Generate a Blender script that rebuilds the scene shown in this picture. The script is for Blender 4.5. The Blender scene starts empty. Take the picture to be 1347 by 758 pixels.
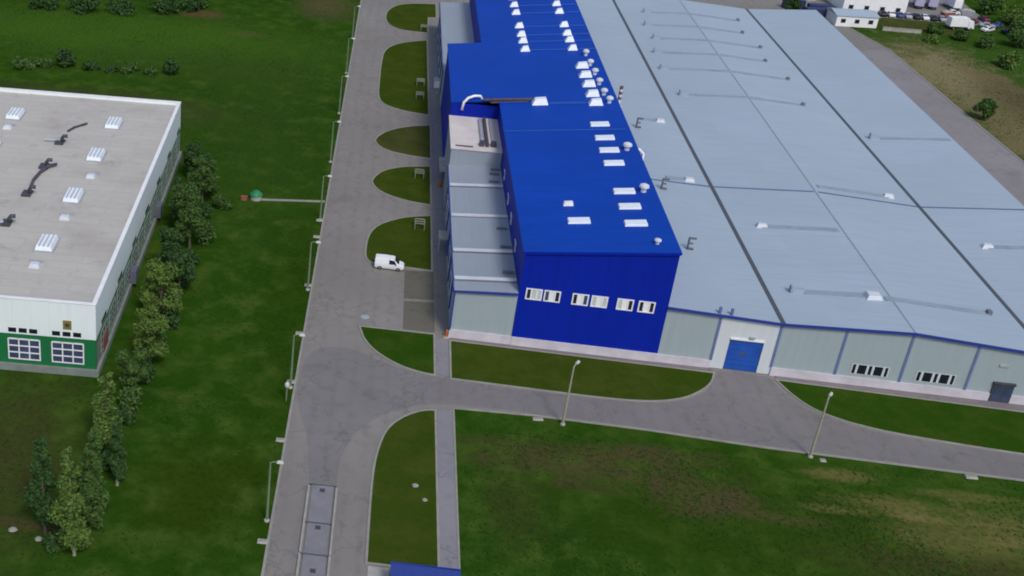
import bpy, bmesh, math, random
import numpy as np
from mathutils import Vector, Matrix

scene = bpy.context.scene
C = scene.collection
R = math.radians
random.seed(7)

# ---------------------------------------------------------------- camera
cam_d = bpy.data.cameras.new('camera')
cam = bpy.data.objects.new('camera', cam_d)
C.objects.link(cam)
cam_d.sensor_fit = 'HORIZONTAL'
cam_d.sensor_width = 36.0
cam_d.lens = 1610.813 / 1347.0 * 36.0
cam_d.shift_x = 0.2150
cam_d.shift_y = -0.0222
cam_d.clip_start = 1.0
cam_d.clip_end = 9000.0
cam.matrix_world = Matrix(((0.993637, -0.097263, 0.056799, 0),
                           (0.095037, 0.453346, -0.886254, 0),
                           (0.060450, 0.886012, 0.459705, 88.0),
                           (0, 0, 0, 1)))
scene.camera = cam

# ---------------------------------------------------------------- light
SUN_EL, SUN_AZ = 50.0, 158.0         # azimuth clockwise from +Y
world = bpy.data.worlds.new('World')
scene.world = world
world.use_nodes = True
wn = world.node_tree
bg = wn.nodes['Background']
sky = wn.nodes.new('ShaderNodeTexSky')
sky.sky_type = 'NISHITA'
sky.sun_disc = False
sky.sun_elevation = R(SUN_EL)
sky.sun_rotation = R(SUN_AZ)
sky.dust_density = 2.5
sky.air_density = 1.0
wn.links.new(sky.outputs[0], bg.inputs['Color'])
bg.inputs['Strength'].default_value = 0.085
sun_d = bpy.data.lights.new('sun', 'SUN')
sun_d.energy = 1.15
sun_d.angle = R(14)
sun_d.color = (1.0, 0.96, 0.90)
sun = bpy.data.objects.new('sun', sun_d)
C.objects.link(sun)
az, el = R(SUN_AZ), R(SUN_EL)
to_sun = Vector((math.sin(az) * math.cos(el), math.cos(az) * math.cos(el), math.sin(el)))
sun.rotation_euler = to_sun.to_track_quat('Z', 'Y').to_euler()
scene.view_settings.view_transform = 'Standard'
scene.view_settings.look = 'None'
scene.view_settings.exposure = 0.58
scene.view_settings.gamma = 1.0
scene.cycles.filter_width = 1.9

# ---------------------------------------------------------------- materials
def new_mat(name):
    m = bpy.data.materials.new(name)
    m.use_nodes = True
    return m, m.node_tree, m.node_tree.nodes['Principled BSDF']

def N(nt, t, **kw):
    n = nt.nodes.new(t)
    for k, v in kw.items():
        setattr(n, k, v)
    return n

def mixc(nt, a, b, fac):
    n = N(nt, 'ShaderNodeMix', data_type='RGBA')
    for i, s in ((6, a), (7, b)):
        if isinstance(s, tuple): n.inputs[i].default_value = (*s, 1)
        else: nt.links.new(s, n.inputs[i])
    if isinstance(fac, float): n.inputs[0].default_value = fac
    else: nt.links.new(fac, n.inputs[0])
    return n.outputs[2]

def noise(nt, scale, detail=4, rough=0.55, coord=None):
    n = N(nt, 'ShaderNodeTexNoise')
    n.inputs['Scale'].default_value = scale
    n.inputs['Detail'].default_value = detail
    n.inputs['Roughness'].default_value = rough
    if coord is None:
        tc = N(nt, 'ShaderNodeTexCoord'); coord = tc.outputs['Object']
    nt.links.new(coord, n.inputs['Vector'])
    return n.outputs['Fac']

def ramp(nt, src, lo, hi):
    n = N(nt, 'ShaderNodeMapRange', clamp=True)
    n.inputs[1].default_value = lo; n.inputs[2].default_value = hi
    nt.links.new(src, n.inputs[0])
    return n.outputs[0]

def bump(nt, bsdf, h, strength, dist=0.05):
    b = N(nt, 'ShaderNodeBump')
    b.inputs['Strength'].default_value = strength
    b.inputs['Distance'].default_value = dist
    nt.links.new(h, b.inputs['Height'])
    nt.links.new(b.outputs[0], bsdf.inputs['Normal'])

def simple(name, col, rough=0.6, var=0.12, scale=0.8, metal=0.0, spec=0.4):
    m, nt, b = new_mat(name)
    f = noise(nt, scale, 5)
    f2 = noise(nt, scale * 9, 3)
    c1 = tuple(min(1, c * (1 - var)) for c in col); c2 = tuple(min(1, c * (1 + var)) for c in col)
    c = mixc(nt, c1, c2, ramp(nt, f, .3, .7))
    c = mixc(nt, c, tuple(x * (1 - var) for x in col), ramp(nt, f2, .55, .9))
    nt.links.new(c, b.inputs['Base Color'])
    b.inputs['Roughness'].default_value = rough
    b.inputs['Metallic'].default_value = metal
    b.inputs['Specular IOR Level'].default_value = spec
    return m

def sheet_metal(name, col, period, axis, rough=0.45, var=0.06, streak=0.10, panel=None, spec=0.5, seam=0.12):
    """profiled sheet: fine ribs along an axis, faint run-off streaks and panel tints"""
    m, nt, b = new_mat(name)
    tc = N(nt, 'ShaderNodeTexCoord')
    sep = N(nt, 'ShaderNodeSeparateXYZ'); nt.links.new(tc.outputs['Object'], sep.inputs[0])
    src = {'X': sep.outputs[0], 'Y': sep.outputs[1], 'Z': sep.outputs[2]}[axis]
    mod = N(nt, 'ShaderNodeMath', operation='PINGPONG'); mod.inputs[1].default_value = period
    nt.links.new(src, mod.inputs[0])
    rib = ramp(nt, mod.outputs[0], 0.0, period)
    mp = N(nt, 'ShaderNodeMapping')
    sc = {'X': (1.6, .12, .12), 'Y': (.12, 1.6, .12), 'Z': (.12, .12, 1.6)}[axis]
    mp.inputs['Scale'].default_value = sc
    nt.links.new(tc.outputs['Object'], mp.inputs[0])
    st = noise(nt, 1.0, 5, .6, mp.outputs[0])
    big = noise(nt, .06, 4)
    c = mixc(nt, tuple(x * (1 - var) for x in col), tuple(min(1, x * (1 + var)) for x in col), ramp(nt, big, .3, .7))
    c = mixc(nt, c, tuple(x * (1 - streak) for x in col), ramp(nt, st, .45, .75))
    sm = ramp(nt, mod.outputs[0], period * .9, period)
    sm2 = N(nt, 'ShaderNodeMath', operation='MULTIPLY'); sm2.inputs[1].default_value = seam
    nt.links.new(sm, sm2.inputs[0])
    c = mixc(nt, c, tuple(x * .5 for x in col), sm2.outputs[0])
    if panel:
        br = N(nt, 'ShaderNodeTexBrick')
        br.inputs['Scale'].default_value = 1.0
        br.inputs['Brick Width'].default_value = panel[0]
        br.inputs['Row Height'].default_value = panel[1]
        br.inputs['Mortar Size'].default_value = 0.05
        br.inputs['Color1'].default_value = (0, 0, 0, 1); br.inputs['Color2'].default_value = (1, 1, 1, 1)
        br.inputs['Mortar'].default_value = (.8, .8, .8, 1)
        nt.links.new(tc.outputs['Object'], br.inputs['Vector'])
        pf = N(nt, 'ShaderNodeMath', operation='MULTIPLY'); pf.inputs[1].default_value = .35
        nt.links.new(br.outputs['Color'], pf.inputs[0])
        c = mixc(nt, c, tuple(x * (1 - 2.2 * var) for x in col), pf.outputs[0])
    nt.links.new(c, b.inputs['Base Color'])
    b.inputs['Roughness'].default_value = rough
    b.inputs['Specular IOR Level'].default_value = spec
    bump(nt, b, rib, .25, .04)
    return m

M = {}
M['hall_roof'] = sheet_metal('pale_roof_sheet', (.355, .44, .53), .35, 'Y', .55, .05, .11, (8.6, 6.2), seam=.2)
M['hall_wall'] = sheet_metal('pale_wall_panel', (.325, .395, .43), .6, 'X', .55, .04, .08)
M['white_wall'] = sheet_metal('white_wall_panel', (.58, .63, .67), .6, 'X', .55, .04, .08)
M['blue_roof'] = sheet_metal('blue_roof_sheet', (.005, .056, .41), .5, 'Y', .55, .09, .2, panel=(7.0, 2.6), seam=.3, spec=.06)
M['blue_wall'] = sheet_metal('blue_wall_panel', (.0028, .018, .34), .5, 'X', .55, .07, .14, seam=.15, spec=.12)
M['blue_wall_side'] = sheet_metal('blue_wall_panel_side', (.0028, .018, .34), .5, 'Y', .55, .04, .06, spec=.12)
M['blue_trim'] = simple('blue_trim_paint', (.025, .045, .27), .45, .08)
M['blue_gate'] = simple('blue_gate_paint', (.012, .075, .38), .5, .18, .5)
M['column'] = simple('blue_grey_trim_paint', (.12, .17, .34), .5, .08)
M['plinth'] = simple('pale_plinth_render', (.55, .52, .58), .8, .14, .4)
M['gutter'] = simple('dark_gutter_membrane', (.075, .085, .11), .7, .12)
M['joint'] = simple('blue_joint_flashing', (.10, .14, .26), .6, .1)
M['ridge'] = simple('ridge_flashing', (.31, .375, .455), .5, .08)
M['duct'] = simple('roof_duct_metal', (.265, .325, .395), .55, .12, .5)
M['white_paint'] = simple('white_paint', (.80, .81, .84), .5, .06)
M['skylight'] = simple('milky_skylight', (.78, .84, .90), .3, .05)
M['galv'] = simple('galvanised_metal', (.42, .45, .50), .45, .12, 1.0, .3)
M['dark_metal'] = simple('dark_metal', (.055, .06, .075), .5, .2)
M['rust'] = simple('rusty_pipe', (.075, .06, .085), .75, .3, 1.5)
M['red_band'] = simple('red_brown_band', (.15, .075, .075), .6, .15)
M['glass'] = simple('dark_glass', (.012, .016, .024), .08, .1, .4, 0, .6)
M['glass_blue'] = simple('bluish_glass', (.05, .07, .14), .1, .3, .6, 0, .6)
M['blind'] = simple('pale_blind', (.50, .57, .54), .6, .08)
M['cream_roof'] = simple('cream_roof_membrane', (.60, .56, .54), .8, .10, .3)
M['annex_roof'] = sheet_metal('annex_roof_sheet', (.29, .335, .395), .4, 'X', .5, .05, .08)
M['grey_membrane'] = None
M['green_wall'] = sheet_metal('green_wall_panel', (.010, .16, .055), .6, 'X', .5, .06, .1)
M['green_pale'] = simple('pale_green_panel', (.21, .27, .23), .55, .15)
M['white_clad'] = sheet_metal('white_cladding', (.80, .88, .90), 1.2, 'X', .5, .03, .06)
M['grey_plinth'] = simple('grey_plinth', (.20, .23, .22), .8, .15)
M['brick_red'] = simple('red_panel', (.25, .09, .07), .8, .2)
M['olive'] = simple('olive_plate', (.22, .18, .04), .6, .15)
M['concrete'] = simple('pale_concrete', (.36, .35, .33), .85, .18, .8)
M['kerb'] = simple('kerb_concrete', (.27, .265, .24), .9, .15, .6)
M['lamp_paint'] = simple('pale_green_lamp_paint', (.15, .21, .13), .5, .08)
M['lamp_cream'] = simple('cream_lamp_paint', (.33, .32, .25), .5, .08)
M['pale_vent'] = simple('pale_vent_metal', (.58, .62, .68), .5, .08)
M['end_grey'] = simple('grey_cowl_metal', (.13, .15, .19), .6, .1)
M['unit_grey'] = simple('unit_grey_paint', (.12, .13, .18), .6, .1)
M['stack_grey'] = simple('stack_grey_metal', (.11, .118, .145), .6, .2)
M['rack_grey'] = simple('rack_grey_paint', (.20, .205, .17), .7, .15)
M['hall_frame'] = simple('pale_frame_paint', (.55, .60, .64), .5, .06)
M['lamp_head'] = simple('lamp_housing', (.50, .51, .50), .5, .06)
M['scale_plate'] = simple('scale_deck_steel', (.205, .20, .225), .6, .14, .5)
M['scale_rail'] = simple('scale_rail_steel', (.31, .31, .295), .6, .15, 1)
M['green_cap'] = simple('green_cover_paint', (.02, .20, .08), .5, .15)
M['orange'] = simple('orange_paint', (.42, .13, .03), .6, .15)
M['tyre'] = simple('tyre_rubber', (.012, .012, .013), .9, .1)
M['rim'] = simple('wheel_rim', (.30, .31, .33), .4, .05, 1, .6)
M['bark'] = simple('bark', (.10, .085, .06), .95, .25, 3)
M['bark_pale'] = simple('pale_bark', (.28, .27, .20), .9, .25, 3)
M['lens_red'] = simple('tail_lamp_red', (.30, .01, .01), .3, .05)
M['lens_clear'] = simple('headlamp_clear', (.6, .62, .65), .15, .05)
M['paint_white'] = simple('van_white_paint', (.80, .81, .85), .25, .03)
M['slab_blue'] = sheet_metal('gatehouse_roof_sheet', (.03, .055, .28), .4, 'X', .5, .05, .1)

def membrane():
    m, nt, b = new_mat('grey_bitumen_roof')
    n1 = noise(nt, .09, 5, .6); n2 = noise(nt, .9, 4)
    tc = N(nt, 'ShaderNodeTexCoord')
    br = N(nt, 'ShaderNodeTexBrick'); br.inputs['Scale'].default_value = 1
    br.inputs['Brick Width'].default_value = 9.0; br.inputs['Row Height'].default_value = 2.0
    br.inputs['Mortar Size'].default_value = .05
    br.inputs['Color1'].default_value = (.445, .43, .405, 1); br.inputs['Color2'].default_value = (.475, .458, .43, 1)
    br.inputs['Mortar'].default_value = (.38, .37, .37, 1)
    nt.links.new(tc.outputs['Object'], br.inputs['Vector'])
    c = mixc(nt, br.outputs['Color'], (.36, .335, .315), ramp(nt, n1, .5, .78))
    c = mixc(nt, c, (.50, .475, .44), ramp(nt, n2, .55, .85))
    n3 = noise(nt, .25, 5, .65)
    c = mixc(nt, c, (.29, .265, .245), ramp(nt, n3, .58, .82))
    nt.links.new(c, b.inputs['Base Color']); b.inputs['Roughness'].default_value = .9
    b.inputs['Specular IOR Level'].default_value = .2
    return m
M['grey_membrane'] = membrane()

def paving(name, col, tracks=False, block=(0.9, .9)):
    m, nt, b = new_mat(name)
    n1 = noise(nt, .05, 5, .6); n2 = noise(nt, .6, 4, .6); n3 = noise(nt, 5, 3)
    c = mixc(nt, tuple(x * .88 for x in col), tuple(x * 1.10 for x in col), ramp(nt, n1, .3, .7))
    c = mixc(nt, c, tuple(x * .82 for x in col), ramp(nt, n2, .52, .8))
    c = mixc(nt, c, tuple(x * 1.15 for x in col), ramp(nt, n3, .55, .9))
    tc = N(nt, 'ShaderNodeTexCoord')
    br = N(nt, 'ShaderNodeTexBrick'); br.inputs['Scale'].default_value = 1
    br.offset = 0.0
    br.inputs['Brick Width'].default_value = 6.0; br.inputs['Row Height'].default_value = 4.0
    br.inputs['Mortar Size'].default_value = .04
    br.inputs['Color1'].default_value = (0, 0, 0, 1); br.inputs['Color2'].default_value = (.45, .45, .45, 1)
    br.inputs['Mortar'].default_value = (1, 1, 1, 1)
    nt.links.new(tc.outputs['Object'], br.inputs['Vector'])
    f = N(nt, 'ShaderNodeMath', operation='MULTIPLY'); f.inputs[1].default_value = .14
    nt.links.new(br.outputs['Color'], f.inputs[0])
    c = mixc(nt, c, tuple(x * .72 for x in col), f.outputs[0])
    if tracks:
        # tyre-worn lanes along the road (x = const) as broad soft stripes
        sep = N(nt, 'ShaderNodeSeparateXYZ'); nt.links.new(tc.outputs['Object'], sep.inputs[0])
        wob = N(nt, 'ShaderNodeMath', operation='MULTIPLY_ADD'); wob.inputs[1].default_value = 1.6
        nt.links.new(n1, wob.inputs[0]); nt.links.new(sep.outputs[0], wob.inputs[2])
        pp = N(nt, 'ShaderNodeMath', operation='PINGPONG'); pp.inputs[1].default_value = 1.15
        nt.links.new(wob.outputs[0], pp.inputs[0])
        tr = ramp(nt, pp.outputs[0], .55, 1.1)
        g = N(nt, 'ShaderNodeMath', operation='MULTIPLY'); nt.links.new(tr, g.inputs[0])
        nt.links.new(ramp(nt, n2, .35, .65), g.inputs[1])
        g2 = N(nt, 'ShaderNodeMath', operation='MULTIPLY'); g2.inputs[1].default_value = .35
        nt.links.new(g.outputs[0], g2.inputs[0])
        c = mixc(nt, c, tuple(x * .7 for x in col), g2.outputs[0])
    vo = N(nt, 'ShaderNodeTexVoronoi', feature='DISTANCE_TO_EDGE'); vo.inputs['Scale'].default_value = .11
    ds = N(nt, 'ShaderNodeVectorMath', operation='ADD')
    nz = N(nt, 'ShaderNodeTexNoise'); nz.inputs['Scale'].default_value = .35; nz.inputs['Detail'].default_value = 5
    nt.links.new(tc.outputs['Object'], nz.inputs['Vector'])
    sv = N(nt, 'ShaderNodeVectorMath', operation='SCALE'); sv.inputs['Scale'].default_value = 6.0
    nt.links.new(nz.outputs['Color'], sv.inputs[0])
    nt.links.new(tc.outputs['Object'], ds.inputs[0]); nt.links.new(sv.outputs[0], ds.inputs[1])
    nt.links.new(ds.outputs[0], vo.inputs['Vector'])
    ck = N(nt, 'ShaderNodeMapRange', clamp=True); ck.inputs[1].default_value = .004; ck.inputs[2].default_value = .016
    ck.inputs[3].default_value = .45; ck.inputs[4].default_value = 0
    nt.links.new(vo.outputs['Distance'], ck.inputs[0])
    c = mixc(nt, c, tuple(x * .55 for x in col), ck.outputs[0])
    oil = noise(nt, .16, 3, .5)
    c = mixc(nt, c, tuple(x * .74 for x in col), ramp(nt, oil, .60, .85))
    nt.links.new(c, b.inputs['Base Color'])
    b.inputs['Roughness'].default_value = .9
    b.inputs['Specular IOR Level'].default_value = .25
    bump(nt, b, n3, .2, .02)
    return m
M['road'] = paving('worn_concrete_paving', (.222, .210, .200), True)
M['asphalt'] = paving('darker_asphalt', (.190, .181, .182), True)
M['lane'] = paving('pale_lane_paving', (.235, .225, .235))
M['path'] = paving('pale_path_paving', (.225, .22, .245))
M['bay'] = paving('brown_grey_paving', (.125, .12, .10))
M['apron'] = paving('apron_paving', (.19, .17, .18))

def grass_mat(name, dark, mid, light, zones=(), dry=(.115, .10, .04)):
    """mown or rough grass; zones = (x, y, rx, ry, colour, strength): patches of dry or bare ground"""
    m, nt, b = new_mat(name)
    tc = N(nt, 'ShaderNodeTexCoord'); co = tc.outputs['Object']
    n1 = noise(nt, .035, 6, .6, co); n2 = noise(nt, .22, 6, .65, co)
    n3 = noise(nt, 1.4, 5, .7, co); n4 = noise(nt, 6.0, 3, .7, co)
    c = mixc(nt, dark, mid, ramp(nt, n1, .35, .65))
    c = mixc(nt, c, light, ramp(nt, n2, .44, .68))
    c = mixc(nt, c, tuple(x * .62 for x in dark), ramp(nt, n3, .56, .85))
    c = mixc(nt, c, tuple(x * 1.25 for x in light), ramp(nt, n4, .62, .95))
    for (x, y, rx, ry, col, s) in zones:
        mp = N(nt, 'ShaderNodeMapping'); mp.vector_type = 'POINT'
        mp.inputs['Scale'].default_value = (1 / rx, 1 / ry, 0)
        mp.inputs['Location'].default_value = (-x / rx, -y / ry, 0)
        nt.links.new(co, mp.inputs[0])
        ln = N(nt, 'ShaderNodeVectorMath', operation='LENGTH'); nt.links.new(mp.outputs[0], ln.inputs[0])
        ad = N(nt, 'ShaderNodeMath', operation='MULTIPLY_ADD'); ad.inputs[1].default_value = 2.2
        nt.links.new(n2, ad.inputs[0]); nt.links.new(ln.outputs[1], ad.inputs[2])
        ad2 = N(nt, 'ShaderNodeMath', operation='MULTIPLY_ADD'); ad2.inputs[1].default_value = .9
        nt.links.new(n3, ad2.inputs[0]); nt.links.new(ad.outputs[0], ad2.inputs[2])
        f = N(nt, 'ShaderNodeMapRange', clamp=True)
        f.inputs[1].default_value = 1.9; f.inputs[2].default_value = 2.7
        f.inputs[3].default_value = s; f.inputs[4].default_value = 0
        nt.links.new(ad2.outputs[0], f.inputs[0])
        tint = mixc(nt, col, tuple(v * .6 for v in col), ramp(nt, n3, .4, .7))
        c = mixc(nt, c, tint, f.outputs[0])
    nt.links.new(c, b.inputs['Base Color'])
    b.inputs['Roughness'].default_value = 1.0
    b.inputs['Specular IOR Level'].default_value = 0
    h = N(nt, 'ShaderNodeMath', operation='ADD'); nt.links.new(n3, h.inputs[0]); nt.links.new(n4, h.inputs[1])
    bump(nt, b, h.outputs[0], .4, .15)
    return m
YEL, BRN, OLV, RED = (.17, .155, .052), (.095, .068, .035), (.052, .058, .018), (.13, .075, .045)
zones = [(48, 116, 34, 14, (.028, .058, .006), .6), (162, 300, 12, 30, (.038, .080, .012), .6), (168, 310, 26, 50, (.046, .105, .018), .8), (-34, 102.6, 9, 1.1, BRN, .8), (-30.5, 106, 2.5, 3, (.05, .035, .03), .6),
         (24, 127, 14, 2.0, (.075, .062, .026), .6), (52, 118, 6, 1.4, (.09, .08, .03), .6), (58, 121, 5, .9, YEL, .5), (76, 126.5, 8, 1.2, YEL, .5), (70, 121, 6, .9, YEL, .6), (78, 118, 6, 1.0, YEL, .6), (30, 120, 5, 1.4, OLV, .8),
         (30, 124, 18, 3.2, BRN, .55), (43, 120, 7, 4, BRN, .75), (38, 128, 9, 2.5, BRN, .6),
         (61, 128, 5, 1.6, YEL, .65), (66, 123, 8, 2.2, YEL, .6), (72, 117, 11, 6, YEL, .55), (68, 112, 16, 4, OLV, .8),
         (82, 122, 10, 4, YEL, .5), (20, 116, 4, 10, OLV, .5),
         (140, 305, 17, 34, (.225, .195, .105), 1.0), (140, 258, 12, 36, (.175, .15, .075), 1.0), (150, 290, 9, 26, (.12, .09, .05), .7),
         (-62, 232, 40, 10, (.060, .058, .026), .85), (-46.8, 303, 7, 4, RED, .8), (-33.3, 289, 5, 3, RED, .7),
         (-16, 320, 9, 14, (.12, .09, .05), .6), (-40, 112, 11, 22, OLV, .85), (-62, 280, 62, 20, (.052, .118, .014), .85), (-10, 160, 6, 60, (.024, .058, .004), .6), (-16, 112, 9, 12, (.030, .054, .004), .7), (-22, 226, 16, 52, (.032, .074, .010), .75), (-38, 262, 36, 14, (.040, .082, .013), .6)]
M['ground'] = grass_mat('rough_grass_ground', (.0165, .055, .004), (.025, .070, .006), (.056, .096, .015), zones)
M['lawn'] = grass_mat('mown_lawn', (.031, .060, .006), (.040, .066, .008), (.056, .074, .012))
M['lawn_far'] = grass_mat('yellowish_lawn', (.040, .055, .012), (.055, .066, .018), (.075, .078, .026))
M['lawn_deep'] = grass_mat('deep_green_lawn', (.020, .058, .004), (.026, .066, .006), (.042, .074, .010))

def leaf_mat(name, col):
    m, nt, b = new_mat(name)
    g = N(nt, 'ShaderNodeNewGeometry')
    n1 = noise(nt, .8, 3)
    c = mixc(nt, tuple(x * .65 for x in col), tuple(x * 1.35 for x in col), g.outputs['Random Per Island'])
    c = mixc(nt, c, (col[0] * 1.35, col[1] * 1.25, col[2]), ramp(nt, n1, .5, .8))
    nt.links.new(c, b.inputs['Base Color'])
    b.inputs['Roughness'].default_value = .8
    b.inputs['Specular IOR Level'].default_value = .15
    return m
M['leaf_bright'] = leaf_mat('bright_leaves', (.080, .140, .030))
M['leaf_mid'] = leaf_mat('mid_leaves', (.052, .105, .025))
M['leaf_dark'] = leaf_mat('dark_leaves', (.034, .078, .022))
M['weed'] = leaf_mat('weed_blades', (.015, .055, .004))

# ---------------------------------------------------------------- mesh helpers
class MB:
    def __init__(s): s.v = []; s.f = []
    def add(s, vs, fs):
        o = len(s.v); s.v += [tuple(v) for v in vs]; s.f += [tuple(i + o for i in f) for f in fs]; return s
    def box(s, x0, x1, y0, y1, z0, z1):
        vs = [(x0, y0, z0), (x1, y0, z0), (x1, y1, z0), (x0, y1, z0), (x0, y0, z1), (x1, y0, z1), (x1, y1, z1), (x0, y1, z1)]
        return s.add(vs, [(3, 2, 1, 0), (4, 5, 6, 7), (0, 1, 5, 4), (1, 2, 6, 5), (2, 3, 7, 6), (3, 0, 4, 7)])
    def frustum(s, x0, x1, y0, y1, z0, z1, k):
        """box whose top is inset by k on all sides"""
        vs = [(x0, y0, z0), (x1, y0, z0), (x1, y1, z0), (x0, y1, z0), (x0 + k, y0 + k, z1), (x1 - k, y0 + k, z1), (x1 - k, y1 - k, z1), (x0 + k, y1 - k, z1)]
        return s.add(vs, [(3, 2, 1, 0), (4, 5, 6, 7), (0, 1, 5, 4), (1, 2, 6, 5), (2, 3, 7, 6), (3, 0, 4, 7)])
    def hexa(s, b, t):
        """8-corner block from bottom and top quads"""
        return s.add(list(b) + list(t), [(3, 2, 1, 0), (4, 5, 6, 7), (0, 1, 5, 4), (1, 2, 6, 5), (2, 3, 7, 6), (3, 0, 4, 7)])
    def prism(s, poly, z0, z1):
        n = len(poly)
        a = sum(poly[i][0] * poly[(i + 1) % n][1] - poly[(i + 1) % n][0] * poly[i][1] for i in range(n))
        if a < 0: poly = poly[::-1]
        vs = [(x, y, z0) for x, y in poly] + [(x, y, z1) for x, y in poly]
        fs = [tuple(range(n - 1, -1, -1)), tuple(range(n, 2 * n))]
        fs += [(i, (i + 1) % n, n + (i + 1) % n, n + i) for i in range(n)]
        return s.add(vs, fs)
    def tube(s, pts, rad, seg=10, caps=True):
        pts = [Vector(p) for p in pts]; n = len(pts)
        rads = rad if isinstance(rad, (list, tuple)) else [rad] * n
        o = len(s.v); prev = None
        for i, p in enumerate(pts):
            d = (pts[min(i + 1, n - 1)] - pts[max(i - 1, 0)]).normalized()
            if prev is None:
                a = Vector((0, 0, 1)) if abs(d.z) < .9 else Vector((1, 0, 0))
                u = d.cross(a).normalized()
            else:
                u = (prev - d * prev.dot(d)).normalized()
            prev = u; w = d.cross(u)
            for k in range(seg):
                t = 2 * math.pi * k / seg
                s.v.append(tuple(p + (u * math.cos(t) + w * math.sin(t)) * rads[i]))
        for i in range(n - 1):
            for k in range(seg):
                a = o + i * seg + k; b = o + i * seg + (k + 1) % seg
                s.f.append((a, b, b + seg, a + seg))
        if caps:
            s.f.append(tuple(o + k for k in range(seg - 1, -1, -1)))
            s.f.append(tuple(o + (n - 1) * seg + k for k in range(seg)))
        return s
    def lathe(s, prof, cx, cy, seg=16):
        return s.tube([(cx, cy, z + i * 1e-5) for i, (r, z) in enumerate(prof)], [r for r, z in prof], seg)

def link_mesh(name, mb, mat, parent=None, loc=None, smooth=False, bevel=0):
    me = bpy.data.meshes.new(name)
    me.from_pydata(mb.v, [], mb.f)
    me.validate()
    bm = bmesh.new(); bm.from_mesh(me); bmesh.ops.recalc_face_normals(bm, faces=bm.faces); bm.to_mesh(me); bm.free()
    if smooth:
        for p in me.polygons: p.use_smooth = True
    if mat: me.materials.append(mat)
    o = bpy.data.objects.new(name, me); C.objects.link(o)
    if parent: o.parent = parent
    if loc: o.location = loc
    if bevel:
        md = o.modifiers.new('bevel', 'BEVEL'); md.width = bevel; md.segments = 2; md.limit_method = 'ANGLE'
    return o

def tag(o, label=None, cat=None, group=None, kind=None):
    if label: o['label'] = label
    if cat: o['category'] = cat
    if group: o['group'] = group
    if kind: o['kind'] = kind
    return o

def thing(name, label, cat, loc=(0, 0, 0), rz=0, group=None):
    o = bpy.data.objects.new(name, None); C.objects.link(o)
    o.location = loc; o.rotation_euler = (0, 0, rz); o.empty_display_size = .5
    return tag(o, label, cat, group)

def copy_tree(o, parent=None):
    c = o.copy(); C.objects.link(c)
    if parent: c.parent = parent
    for ch in list(o.children): copy_tree(ch, c)
    return c

def smooth_poly(pts, it=3):
    """Chaikin rounding of a closed outline; a third value marks a corner kept sharp"""
    P = [(p[0], p[1], len(p) > 2) for p in pts]
    for _ in range(it):
        Q = []; n = len(P)
        for i in range(n):
            a, b = P[i], P[(i + 1) % n]
            if a[2]: Q.append(a)
            if not (a[2] and b[2]):
                if not a[2]: Q.append((a[0] * .75 + b[0] * .25, a[1] * .75 + b[1] * .25, False))
                if not b[2]: Q.append((a[0] * .25 + b[0] * .75, a[1] * .25 + b[1] * .75, False))
        P = Q
    return [(p[0], p[1]) for p in P]

def offset_poly(poly, d):
    n = len(poly)
    a = sum(poly[i][0] * poly[(i + 1) % n][1] - poly[(i + 1) % n][0] * poly[i][1] for i in range(n))
    if a < 0: poly = poly[::-1]
    out = []
    for i in range(n):
        p0, p1, p2 = Vector(poly[i - 1]), Vector(poly[i]), Vector(poly[(i + 1) % n])
        d1 = (p1 - p0).normalized(); d2 = (p2 - p1).normalized()
        n1 = Vector((d1.y, -d1.x)); n2 = Vector((d2.y, -d2.x))
        m = (n1 + n2)
        if m.length < 1e-6: m = n1
        m.normalize(); k = d / max(.35, m.dot(n1))
        out.append(tuple(p1 + m * k))
    return poly, out

# ---------------------------------------------------------------- setting
fy = lambda X: 152.2 - .034 * (X - 13.5)      # front wall line of the factory

g = MB(); g.add([(-4000, -1500, 0), (4000, -1500, 0), (4000, 6000, 0), (-4000, 6000, 0)], [(0, 1, 2, 3)])
tag(link_mesh('ground', g, M['ground']), kind='structure')

road = [(-7.2, 60), (13.45, 60), (13.6, 133.9), (23.7, 134.1), (38.2, 133.5), (52.3, 132.3), (70.8, 131.5), (84.1, 130.9),
        (160, 126.8), (160, 133.5), (135, 135), (133.4, 150), (133.3, 247), (132.5, 280), (131.9, 324), (127.6, 343), (127.6, 352), (118, 420), (-7.2, 420)]
mb = MB(); mb.prism(road, -.2, .03)
tag(link_mesh('road', mb, M['road']), kind='structure')
yard = [(128, 358.5), (172, 358.5), (176, 420), (118.2, 420), (127.7, 352.2)]
mb = MB(); mb.prism(yard, -.2, .026)
tag(link_mesh('yard_paving', mb, M['road']), kind='structure')

mb = MB(); mb.prism(smooth_poly([(-3.7, 115.4, 1), (-4.4, 124), (-6.6, 131), (-6.9, 139), (-5.6, 146), (0, 146.5), (5, 142.8), (13.6, 140.6), (24.3, 140.2, 1), (34.3, 139.8), (40.5, 140.2), (45, 141.8), (48.6, 145), (50.6, 150.4, 1), (57.6, 150.2, 1), (59, 145.6), (62.4, 141.0), (69, 138.6), (78, 137.4), (90, 136.4), (113, 135.2, 1), (159.8, 133, 1), (159.8, 127.4, 1), (84.1, 131.5, 1), (70.8, 132.1), (52.3, 132.9), (38.2, 134.1), (24, 134.8), (13, 135.2), (6.5, 133.0), (1.5, 127.5), (-.4, 121), (-.4, 115.4, 1)]), -.1, .036)
tag(link_mesh('road', mb, M['asphalt']), kind='structure')

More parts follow.
